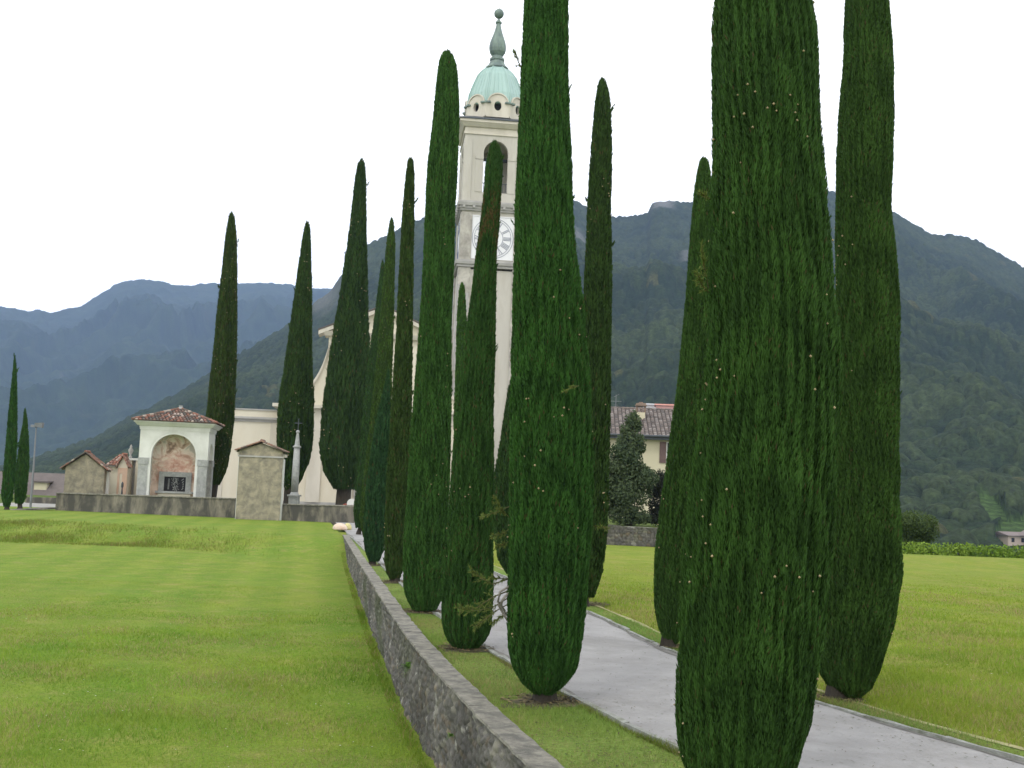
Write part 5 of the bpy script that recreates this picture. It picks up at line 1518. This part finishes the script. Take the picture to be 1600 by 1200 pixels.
# ------------------------------------------------------------------ enclosure wall
def encl(label, pl, prr, hgt, seed, extra=None):
    """pl, prr: ((px,py_base,d),...)"""
    a0 = P(*pl); a1 = P(*prr)
    root = thing('enclosure_wall', a0, 0, label, 'wall', 'churchyard enclosure wall sections')
    n = 40; mb = MB(); v = []
    a1 = a1 - a0
    rgx = random.Random(seed)
    q0 = Vector((0, 0, 0)); q1 = Vector(a1)
    h0, h1 = hgt
    dvec = (q1 - q0); nn = Vector((-dvec.y, dvec.x, 0)).normalized() * .38
    vs = [q0 + Vector((0, 0, -.3)), q1 + Vector((0, 0, -.3)), q1 + Vector((0, 0, h1)), q0 + Vector((0, 0, h0))]
    vs = vs + [w + nn for w in vs]
    mb.add(vs, [(0, 1, 2, 3), (7, 6, 5, 4), (3, 2, 6, 7), (0, 3, 7, 4), (1, 5, 6, 2)])
    mb.build('masonry', M['oldwall'], root)
    m2 = MB(); off = nn.normalized() * .05
    vs = [q0 - off + Vector((0, 0, h0)), q1 - off + Vector((0, 0, h1)), q1 + nn + off + Vector((0, 0, h1)), q0 + nn + off + Vector((0, 0, h0))]
    vs = vs + [w + Vector((0, 0, .06)) for w in vs]
    m2.add([w + Vector((0, 0, .002)) for w in vs], [(4, 5, 6, 7), (0, 1, 5, 4), (1, 2, 6, 5), (2, 3, 7, 6), (3, 0, 4, 7)])
    m2.build('coping', M['cap'], root)
    return root
ppm = lambda d: d / FOC
e1 = encl('dark stained wall section running from the left corner past the shrine to the monument', (86, 799, 60.5), (366, 806, 59.0), (27.5 * ppm(60.5), 25.5 * ppm(59)), 1)
e2 = encl('dark to pale wall section right of the monument, below the stone cross column', (436, 809, 58.0), (552, 819, 57.0), (20 * ppm(58), 27 * ppm(57)), 2)
e3 = encl('pale wall section running away behind the end of the cypress row', (552, 819, 57.0), (600, 812, 66.0), (27 * ppm(57), 24 * ppm(66)), 3)
# low dark wall at far left
p0 = P(40, 797, 72); p1 = P(95, 798, 72)
o = MB().obox((0, 0, 0), tuple(p1 - p0), .3, -.3, 20 * ppm(72)); o = o.build('garden_wall', M['oldwall']); o.location = p0
props(o, 'low very dark wall behind the two thin cypresses and pole', 'wall')
# pale road strip far left
p0 = P(-60, 806, 56)
o = MB().obox((0, 0, 0), tuple(P(84, 797, 60) - p0), .7, -.02, .06).build('road', M['oldwall']); o.location = p0 + np.array([0, 0, .1]); props(o, kind='structure')

# cross column
cp = P(459, 790, 60.3); cp[2] = -.5
cc = thing('cross_column', cp, 0, 'slender granite column with small iron cross, standing behind the wall before a dark cypress', 'column')
ZC = lambda y: float(P(460, y, 60.3)[2]) + .5
MB().box(-.26, .26, -.26, .26, -.2, ZC(775.5)).box(-.33, .33, -.33, .33, ZC(775.5), ZC(773)).lathe([(.27, ZC(773)), (.23, ZC(771)), (.20, ZC(769))], n=16).build('pedestal', M['granite'], cc)
MB().lathe([(.20, ZC(769)), (.20, ZC(740)), (.165, ZC(700))], n=20).build('shaft', M['granite'], cc, smooth=True)
MB().lathe([(.165, ZC(700)), (.23, ZC(699)), (.23, ZC(697)), (.15, ZC(696)), (.07, ZC(677)), (.06, ZC(676))], n=16).build('capital', M['granite'], cc)
zb_ = ZC(674.5)
MB().lathe([(.02, zb_ - .09)] + [(.11 * math.cos(t), zb_ + .1 * math.sin(t)) for t in np.linspace(-1.2, 1.4, 8)], n=12).build('ball', M['granite'], cc, smooth=True)
MB().box(-.018, .018, -.018, .018, ZC(672), ZC(654)).box(-.21, -.019, -.016, .016, ZC(661.5), ZC(660.3)).box(.019, .21, -.016, .016, ZC(661.5), ZC(660.3)).build('cross', M['darkmetal'], cc)

# round-headed gravestone and red vase by the last churchyard cypress
gp = P(549, 792, 58.6); gp[2] = -.5
gs = thing('gravestone', gp, R(4), 'pale round-headed gravestone just left of the last avenue cypress', 'gravestone')
pts = [(-.25, -.1), (.25, -.1), (.25, ZC(783))] + [(.25 * math.cos(t), ZC(783) + .28 * math.sin(t)) for t in np.linspace(.1, math.pi - .1, 12)] + [(-.25, ZC(783))]
MB().prism(pts, 0, .15).build('stone', M['white'], gs)
MB().box(-.32, .32, -.08, .22, -.12, .12).build('foot', M['granite'], gs)
vp = P(539.5, 792, 58.4); vp[2] = -.5
vz = thing('flower_vase', vp, 0, 'small terracotta vase with red flowers on the wall beside the gravestone', 'vase')
M['terra'] = plain('terracotta', (0.42, 0.15, 0.09), 0.15, 6, 0.8, 0.1)
MB().lathe([(.10, .3), (.14, .9), (.15, ZC(789.5)), (.12, ZC(788.5))], n=12).build('pot', M['terra'], vz, smooth=True)
leafy(vz, 'flowers', [(0, 0, ZC(786), .13, .13, .12)], 140, .03, 77, (0.35, 0.07, 0.05), (0.5, 0.2, 0.15))

# boulders
def rock(label, px, py, d, rx, ry, rz_, seed, mat, gz):
    p = P(px, py, d); p[2] = gz
    s = Sines(seed, 10, 1.2, 4, 3); nu, nv = 28, 16; V = []
    for i in range(nv):
        ph = math.pi * i / (nv - 1) - math.pi / 2
        for j in range(nu):
            t = 2 * math.pi * j / nu; n_ = np.array([math.cos(ph) * math.cos(t), math.cos(ph) * math.sin(t), math.sin(ph)])
            k_ = 1 + .07 * float(s(*n_)); V.append([n_[0] * rx * k_, n_[1] * ry * k_, max(-.3 * rz_, n_[2] * rz_ * k_)])
    fs = [(i * nu + j, i * nu + (j + 1) % nu, (i + 1) * nu + (j + 1) % nu, (i + 1) * nu + j) for i in range(nv - 1) for j in range(nu)]
    o = MB().add(V, fs).build('boulder', mat, smooth=True); o.location = p; props(o, label, 'boulder')
rd_ = G(532, 829)[1]
rock('pale rounded boulder with tan patch on the lawn at the end of the retaining wall', 532, 829, rd_, .29, .25, .22, 4, M['boulder'], float(zup(0, rd_)) + .10)
M['yel'] = plain('yellow_stone', (0.50, 0.46, 0.22), 0.3, 12, 0.9, 0.3)
rock('small yellowish lumpy stone tucked behind the pale boulder', 543, 829, rd_ + .6, .16, .16, .20, 6, M['yel'], float(zup(0, rd_)) + .08)

# ------------------------------------------------------------------ beige house on the right
hd = 68.0
hp = P(1000, 800, hd); hp[2] = -.6
hs_ = thing('house', hp, R(-3), 'beige house with brown tiled roof and brick chimney behind the stone wall', 'house')
ZH = lambda y, px=1000: float(P(px, y, hd)[2]) + .6
XH = lambda px: float(P(px, 700, hd)[0]) - hp[0]
x0, x1 = XH(900), XH(1165)
zeave = ZH(681); zridge = ZH(640); dh = 4.2
MB().box(x0, x1, 0, 2 * dh, -.4, zeave - .05).build('wall', M['housewall'], hs_)
mb = MB(); rg = random.Random(12)
zr = zridge + (zridge - 2.35 + .6) * 0
# ridge stands dh farther back, so lift it to keep the seen height
ridge_z = float(CAM[2] + (P(1000, 640, hd)[2] - CAM[2]) / hd * (hd + dh)) + .6
tiles(mb, (x0 - .4, -.55, zeave), (x1 + .4, -.55, zeave), (x1 + .4, dh, ridge_z), (x0 - .4, dh, ridge_z), .26, .34, rg, BRN, .06)
tiles(mb, (x1 + .4, 2 * dh + .55, zeave), (x0 - .4, 2 * dh + .55, zeave), (x0 - .4, dh, ridge_z), (x1 + .4, dh, ridge_z), .4, .6, rg, BRN, .06)
for i in range(40):
    xa = x0 - .4 + (x1 - x0 + .8) * i / 40; mb.tube([(xa, dh, ridge_z + .05), (xa + (x1 - x0 + .8) / 39, dh, ridge_z + .04)], [.11, .09], 6, BRN[rg.randrange(5)])
mb.build('roof', M['tile'], hs_, col=True)
mb = MB()
for xg in (x0 + .01, x1 - .31): mb.add([(xg, 0.01, zeave - .05), (xg, 2 * dh - .01, zeave - .05), (xg, dh, ridge_z - .1), (xg + .3, .01, zeave - .05), (xg + .3, 2 * dh - .01, zeave - .05), (xg + .3, dh, ridge_z - .1)], [(0, 1, 2), (5, 4, 3), (0, 3, 4, 1), (1, 4, 5, 2), (0, 2, 5, 3)])
mb.build('gable', M['housewall'], hs_)
MB().box(x0 - .4, x1 + .4, -.52, -.02, zeave - .22, zeave - .06).build('soffit', M['darkmetal'], hs_)
MB().tube([(x0 - .4, -.62, zeave - .02), (x1 + .4, -.62, zeave - .02)], [.08, .08], 8).build('gutter', M['darkmetal'], hs_)
for i, px in enumerate((926, 1052, 1130)):
    xc = XH(px); z0_, z1_ = ZH(722), ZH(689)
    w_ = MB().box(xc - .45, xc + .45, -.04, -.001, z0_, z1_).build('window', M['white'], hs_)
    MB().box(xc - .38, xc + .38, -.06, -.041, z0_ + .07, z1_ - .07).build('pane', M['dark'], w_)
    for s_ in (-1, 1):
        m_ = MB(); xs_ = xc + s_ * .66
        m_.box(xs_ - .2, xs_ + .2, -.07, -.002, z0_, z1_)
        for q in range(14): zq = z0_ + .06 + q * (z1_ - z0_ - .1) / 14; m_.box(xs_ - .16, xs_ + .16, -.085, -.0701, zq, zq + .05)
        m_.build('shutter', M['shutter'], hs_)
chx = XH(1004)
zs1_ = ZH(660)
cb = MB().box(chx - .27, chx + .27, dh * .55, dh * .55 + .6, zs1_ - .8, ZH(640)).build('chimney', M['housewall'], hs_)
mb = MB(); zc_ = ZH(640)
for q in range(4):
    for w_ in (-.26, .26): mb.box(chx + w_ - .05, chx + w_ + .05, dh * .55 + .04 + q * .15, dh * .55 + .10 + q * .15, zc_, zc_ + .42)
for q in range(4): mb.box(chx - .22 + q * .135, chx - .17 + q * .135, dh * .55, dh * .55 + .06, zc_, zc_ + .42)
mb.box(chx - .36, chx + .36, dh * .55 - .1, dh * .55 + .7, zc_ + .42, zc_ + .5); mb.box(chx - .30, chx + .30, dh * .55 - .04, dh * .55 + .64, zc_ + .502, zc_ + .60); mb.box(chx - .12, chx + .12, dh * .55 + .1, dh * .55 + .5, zc_ + .602, zc_ + .68)
mb.build('chimney_cap', M['shingle2'], cb)
ax = XH(965); an = MB(); yy = dh
an.tube([(ax, yy, ridge_z - .3), (ax, yy, ridge_z + .95)], [.02, .02], 6)
an.tube([(ax - .38, yy, ridge_z + .5), (ax + .38, yy, ridge_z + .5)], [.015, .015], 5)
for q in range(5): an.tube([(ax - .3 + q * .15, yy - .18, ridge_z + .5), (ax - .3 + q * .15, yy + .18, ridge_z + .5)], [.01, .01], 4)
an.tube([(ax - .12, yy, ridge_z + .8), (ax + .2, yy, ridge_z + .98)], [.012, .012], 4); an.tube([(ax - .15, yy, ridge_z + .25), (ax + .15, yy, ridge_z + .25)], [.012, .012], 4)
an.build('antenna', M['galv'], hs_)

# stone wall before the house
w0 = G(905, 849); w1 = G(1300, 868)
sw = thing('stone_wall', (w0[0], w0[1], w0[2]), 0, 'grey dry stone wall below the leafy tree across the right field', 'wall')
L = w1 - w0; nS, nZ = 420, 26
tS = np.linspace(0, 1, nS)[:, None]; hz = np.linspace(-.15, 30 * w0[1] / FOC, nZ)[None, :]
SX, SZ = np.broadcast_arrays(tS, hz); Ls = SX * np.linalg.norm(L[:2])
f1, f2, idv = cells(Ls, SZ * 1.4, .15, 31)
bmp = np.clip((f2 - f1) / .3, 0, 1) ** .5
V = np.stack([L[0] * SX, L[1] * SX - .06 * bmp + .03, SZ + L[2] * SX + .04 * np.sin(Ls * 2.1) * (SZ > .5)], -1).reshape(-1, 3)
np_mesh('masonry', V, grid_faces(nS, nZ)[:, ::-1], M['stone'], sw, col=(rubble_tone(idv, f1, f2, Ls, SZ, 41) * 0.9).reshape(-1, 3), smooth=True)
hT = 30 * w0[1] / FOC - .03
MB().add([(0, .02, hT), (L[0], L[1] + .02, hT + L[2]), (L[0], L[1] + .45, hT + L[2]), (0, .45, hT), (0, .45, -.2), (L[0], L[1] + .45, -.2 + L[2])], [(0, 1, 2, 3), (3, 2, 5, 4)]).build('top', M['stonecap'] if 'stonecap' in M else M['cap'], sw)
# raised garden soil behind it
o = MB().add([(w0[0] - 1, w0[1] + .44, hT + w0[2] - .05), (w1[0], w1[1] + .44, hT + w1[2] - .05), (w1[0] + 2, w1[1] + 30, .1), (w0[0] - 1, w0[1] + 30, .1)], [(0, 1, 2, 3)]).build('garden_ground', M['valley']); props(o, kind='structure')

# ------------------------------------------------------------------ far-left roofs and floodlight pole
def bighouse(name, label, px0, px1, pye, pyr, pyb, d, hipr, gz, mats, windows=(), rz=0.0):
    p = P((px0 + px1) / 2, pyb, d); p[2] = gz
    root = thing(name, p, rz, label, 'house', None)
    k = d / FOC; hwx = (px1 - px0) / 2 * k
    pm = (px0 + px1) / 2
    ze_ = float(P(pm, pye, d)[2]) - gz; zr_ = float(P(pm, pyr, d)[2]) - gz
    dp = hwx * 1.2
    MB().box(-hwx + .3, hwx - .3, .3, dp - .3, -2.0, ze_).build('wall', M[mats[1]], root)
    e = [(-hwx, 0, ze_), (hwx, 0, ze_), (hwx, dp, ze_), (-hwx, dp, ze_)]; r0_ = (-hwx * (1 - hipr), dp / 2, zr_); r1_ = (hwx * (1 - hipr), dp / 2, zr_)
    MB().add(e + [r0_, r1_], [(0, 1, 5, 4), (1, 2, 5), (2, 3, 4, 5), (3, 0, 4), (3, 2, 1, 0)]).build('roof', M[mats[0]], root)
    return root, hwx, ze_, zr_, k
rt, hwx, ze_, zr_, k = bighouse('house', 'large dark grey-brown hipped roof with cream dormer beyond the two thin cypresses', -90, 118, 787, 737, 800, 95, .42, -.6, ('shingle', 'housewall'))
dx0 = P(54, 765, 95)[0] - rt.location.x
MB().box(-.75 + dx0, .35 + dx0, 1.6, 3.0, ze_ + .2, ze_ + 1.9).build('dormer', M['housewall'], rt)
MB().box(-.65 + dx0, .25 + dx0, 1.5, 1.599, ze_ + .35, ze_ + .75).build('dormer_window', M['dark'], rt)
MB().box(-.95 + dx0, .55 + dx0, 1.4, 3.1, ze_ + 1.901, ze_ + 2.05).build('dormer_roof', M['shingle'], rt)
lp = P(47, 799, 63); lp[2] = -.5
fl = thing('floodlight_pole', lp, 0, 'thin grey pole with floodlight head right of the thin cypresses', 'lamp post')
tp = P(53, 668, 63) - lp
MB().tube([(0, 0, -.2), (0, 0, 2.2), (tp[0]*.2, 0, tp[2])], [.07, .055, .035], 10).build('pole', M['galv'], fl)
tp[0] *= .2
MB().box(tp[0] - .05, tp[0] + .05, -.05, .05, tp[2], tp[2] + .14).build('bracket', M['darkmetal'], fl)
MB().add([(tp[0] - .04, -.16, tp[2] + .06), (tp[0] + .34, -.12, tp[2] + .0), (tp[0] + .34, .16, tp[2] + .0), (tp[0] - .04, .16, tp[2] + .06), (tp[0] - .02, -.2, tp[2] + .26), (tp[0] + .38, -.14, tp[2] + .30), (tp[0] + .38, .18, tp[2] + .30), (tp[0] - .02, .2, tp[2] + .26)],
         [(3, 2, 1, 0), (4, 5, 6, 7), (0, 1, 5, 4), (1, 2, 6, 5), (2, 3, 7, 6), (3, 0, 4, 7)]).box(tp[0] - .28, tp[0] - .06, -.12, .12, tp[2] + .02, tp[2] + .16).build('lamp_head', M['galv'], fl)

# ------------------------------------------------------------------ mountains
def mountain(name, sky_pts, dist_pts, px0, px1, nc, nr, foot_d, foot_z, tree, seed, tones, rockfn=None, gully=1.0, powr=1.1, rough=1.0, back=0.35, crown_h=0.62, meadow=None):
    px = np.linspace(px0, px1, nc)
    sy = np.interp(px, [q[0] for q in sky_pts], [q[1] for q in sky_pts])
    Dr = np.interp(px, [q[0] for q in dist_pts], [q[1] for q in dist_pts])
    v = (NR @ np.stack([(px - 800) / FOC, (600 - sy) / FOC, -np.ones_like(px)]))
    v = v / v[1]
    t = np.concatenate([np.linspace(0, 1, nr) ** 1.25, 1 + np.linspace(0.02, back, 12)])
    Tm = np.repeat(t[None, :], nc, 0)
    D = foot_d + (Dr[:, None] - foot_d) * Tm
    zr = CAM[2] + v[2][:, None] * Dr[:, None]
    up = np.minimum(Tm, 1.0)
    Zm = foot_z + (zr - foot_z) * up ** powr
    Zm = np.where(Tm > 1, zr - (zr - foot_z) * (Tm - 1) * 1.2, Zm)
    X = v[0][:, None] * D; Y = D
    # add horizontal offset so columns follow real ground directions
    env = np.clip(up, 0, 1) * np.clip(1 - up, 0, 1) * 4
    hgt = np.maximum(zr - foot_z, 1)
    Sg = Sines(seed, 14, 2 * np.pi / 900, 2 * np.pi / 90, p=0.9)
    g = Sg(X, Y * 0.45)
    ridged = 1 - 2 * np.abs(np.tanh(g))
    Zm = Zm + env * hgt * (0.035 * gully * ridged + 0.012 * Sines(seed + 1, 16, 2 * np.pi / 160, 2 * np.pi / 30)(X, Y))
    # small irregularity along the ridge
    f1, f2, idv = cells(X + 3 * Sines(seed + 2, 6, .02, .1)(X, Y), Y * 0.8, tree, seed)
    ch_ = tree * crown_h * (0.55 + 0.9 * idv) * np.sqrt(np.clip(1 - (f1 / 0.72) ** 2, 0, 1))
    f1b, f2b, idb = cells(X, Y, tree * 0.36, seed + 3)
    ch_ = ch_ + tree * 0.07 * np.clip(1 - f1b, 0, 1) * rough
    rock = np.zeros_like(Zm)
    if rockfn is not None: rock = rockfn(px[:, None] + 0 * Tm, up, X, Y)
    md = np.zeros_like(Zm)
    if meadow is not None: md = meadow(px[:, None] + 0 * Tm, D, X, Y)
    Zm = Zm + ch_ * (1 - np.clip(rock + md, 0, 1)) + rock * 9 * np.abs(Sines(seed + 8, 14, .03, .3)(X, Zm)) * 0.5
    c0, c1, c2 = [np.array(q) for q in tones]
    m = np.clip(0.48 + 1.0 * (idv - 0.5) + 0.24 * Sines(seed + 5, 10, 2 * np.pi / 400, 2 * np.pi / 50)(X, Y), 0, 1)[..., None]
    C = c0 * (1 - m) + c1 * m
    m2_ = (idb - 0.5)[..., None] * 0.5
    C = C * (1 + m2_ * rough)
    ol = (hash2((idv * 5077).astype(np.int64), (idv * 911).astype(np.int64), seed) > 0.985)
    C[ol] = c2
    C = C * (1 - rock[..., None]) + np.array([0.15, 0.148, 0.14]) * rock[..., None]
    C = C * (1 - md[..., None]) + (np.array([0.048, 0.082, 0.022]) * (1 + 0.25 * np.sign(np.sin(D * 1.1)))[..., None]) * md[..., None]
    V = np.stack([X, Y, Zm], -1).reshape(-1, 3)
    o = np_mesh(name, V, grid_faces(nc, len(t))[:, ::-1], M['hillside'], col=C.reshape(-1, 3), smooth=True)
    props(o, kind='structure')
    return o
sky1 = [(-700, 800), (-100, 765), (50, 722), (120, 700), (160, 683), (205, 655), (260, 628), (320, 594), (370, 560), (430, 525), (470, 497), (492, 476), (515, 458), (540, 428), (572, 388), (590, 378), (610, 371), (640, 352), (655, 347), (720, 322), (800, 300), (850, 296), (885, 306), (902, 319), (916, 327), (935, 345), (957, 343), (990, 342), (1012, 337), (1018, 322), (1030, 317), (1045, 315), (1058, 319), (1078, 320), (1110, 318), (1160, 296), (1220, 286), (1290, 300), (1330, 315), (1395, 336), (1420, 350), (1445, 364), (1465, 372), (1485, 371), (1510, 375), (1530, 381), (1560, 400), (1600, 423), (1700, 470), (1900, 540), (2400, 660)]
dist1 = [(-700, 1000), (50, 1000), (500, 1350), (1000, 1600), (1600, 1500), (2400, 1300)]
sR = Sines(77, 12, .004, .05)
def rock1(px, up, X, Y):
    r1 = np.exp(-((px - 1036) / 17) ** 4) * np.clip((up - 0.94) / 0.02, 0, 1) * 0.75 * (sR(X * 2.5, Y * 2) > -.8)
    r2 = np.exp(-((px - 908) / 12) ** 2) * (up > 0.76) * (up < 0.95) * np.clip(sR(X * 3.0, Y * 2), 0, 1) * 0.7
    r3 = np.exp(-((px - 505) / 30) ** 2) * (up > 0.7) * np.clip(sR(X * 3, Y * 2) - .3, 0, 1) * 0.5
    r4 = np.exp(-((px - 655) / 25) ** 2) * (up > 0.7) * np.clip(sR(X * 3, Y * 2), 0, 1) * 0.6
    r5 = np.exp(-((px - 1075) / 10) ** 2) * (up > 0.7) * (up < .93) * (sR(X, Y) > 0.2) * 0.5
    return np.clip(r1 + r2 + r3 + r4 + r5, 0, 0.9)
def mead(px, D, X, Y):
    a_ = (np.abs(px - 1548 + (D - 372) * .6) < 20 - np.abs(D - 372) * .3) & (D > 352) & (D < 392)
    b_ = (np.hypot(px - 1602, (D - 336) * 2.0) < 50)
    return (a_ | b_) * 1.0
mountain('mountain', sky1, dist1, -420, 2250, 1500, 460, 300, -15.5, 7.0, 5, [(0.014, 0.025, 0.011), (0.036, 0.051, 0.021), (0.055, 0.060, 0.024)], rock1, 1.5, 1.18, meadow=mead)
sky2 = [(-1800, 560), (-700, 500), (-200, 468), (0, 480), (25, 484), (42, 488), (62, 486), (80, 491), (105, 484), (125, 481), (150, 466), (178, 448), (200, 440), (222, 438), (250, 441), (270, 447), (290, 448), (320, 445), (420, 444), (455, 447), (480, 452), (515, 453), (600, 470), (900, 470), (1500, 480), (2600, 560)]
dist2 = [(-1800, 4200), (0, 4000), (2600, 5000)]
def rock2(px, up, X, Y):
    r = 0
    for (a_, b_, s1, s2) in ((80, .68, 5, .03), (105, .48, 4, .015), (235, .38, 14, .008)):
        r = r + np.exp(-((px - a_) / s1) ** 2 - ((up - b_) / s2) ** 2) * (sR(X * .3, Y * .2) > -.4) * 0.75
    return np.clip(r, 0, .8)
mountain('far_mountain', sky2, dist2, -900, 1500, 700, 260, 1700, -30, 18, 9, [(0.017, 0.032, 0.012), (0.028, 0.045, 0.017), (0.030, 0.042, 0.017)], rock2, 2.4, 1.0, crown_h=0.3)

# tiny houses at the mountain foot
def farhouse(label, px, py, d, w, h, dep_, roof, wall, rz, gz_off=0.0, win=2, roofh=None, mat_roof=None):
    p = P(px, py, d)
    root = thing('far_house', p, rz, label, 'house', 'distant houses at the foot of the wooded mountain')
    mw = plain('far_wall_%d' % px, wall, .05, .3, .9, 0); mr = plain('far_roof_%d' % px, roof, .15, .6, .9, 0)
    rh = roofh or h * .35
    MB().box(-w / 2, w / 2, 0, dep_, -12, h).build('wall', mw, root)
    MB().add([(-w / 2 - .6, -.8, h), (w / 2 + .6, -.8, h), (w / 2 + .6, dep_ + .8, h), (-w / 2 - .6, dep_ + .8, h), (-w / 2 - .6, dep_ / 2, h + rh), (w / 2 + .6, dep_ / 2, h + rh)],
             [(0, 1, 5, 4), (2, 3, 4, 5), (0, 4, 3), (1, 2, 5), (3, 2, 1, 0)]).build('roof', mr, root)
    for q in range(win):
        x = -w / 2 + (q + .5) * w / win
        MB().box(x - .5, x + .5, -.06, -.001, h * .35, h * .35 + 1.3).build('window', M['dark'], root)
    return root
farhouse('tiny white house above the beige house roof, just right of its chimney', 1019, 643, 440, 5, 2.6, 6, (0.30, 0.30, 0.30), (0.62, 0.62, 0.62), .1, win=0)
farhouse('tiny pink-walled house above the beige house roof, beside the cypress edge', 1043, 644, 430, 9, 2.6, 7, (0.40, 0.17, 0.12), (0.60, 0.32, 0.28), -.1, win=0)
fh = farhouse('distant cream cottage with grey-brown gabled roof in the valley at the right edge', 1598, 853, 331, 10, 3.0, 8, (0.16, 0.13, 0.12), (0.46, 0.38, 0.32), R(12), win=3)
MB().prism([(-.4, 3.3), (6.2, 3.3), (2.9, 5.1)], -2.2, 0.6).build('porch_gable', bpy.data.materials['far_wall_1598'], fh)
MB().box(1.2, 2.6, -2.3, -2.21, .5, 3.0).build('window', M['dark'], fh)
for s_ in (-1, 1):
    xe = 2.9 + s_ * 4.0
    MB().add([(xe, -2.7, 3.0), (2.9, -2.7, 5.2), (2.9, 1.5, 5.2), (xe, 1.5, 3.0), (xe, -2.7, 3.25), (2.9, -2.7, 5.45), (2.9, 1.5, 5.45), (xe, 1.5, 3.25)], [(0, 1, 2, 3), (7, 6, 5, 4), (0, 4, 5, 1), (0, 3, 7, 4)]).build('porch_roof', bpy.data.materials['far_roof_1598'], fh)

# ------------------------------------------------------------------ haze
hb_ = MB().box(-4600, 4600, -300, 5700, -33, 1150)
M['haze'] = bpy.data.materials.new('haze_air'); M['haze'].use_nodes = True
nt = M['haze'].node_tree
for n_ in list(nt.nodes):
    if n_.type != 'OUTPUT_MATERIAL': nt.nodes.remove(n_)
pv = nt.nodes.new('ShaderNodeVolumePrincipled')
pv.inputs['Color'].default_value = (0.42, 0.60, 1.0, 1)
pv.inputs['Density'].default_value = 0.000135
pv.inputs['Anisotropy'].default_value = 0.0
nt.links.new(pv.outputs[0], nt.nodes['Material Output'].inputs['Volume'])
hz = hb_.build('haze', M['haze']); props(hz, kind='stuff')
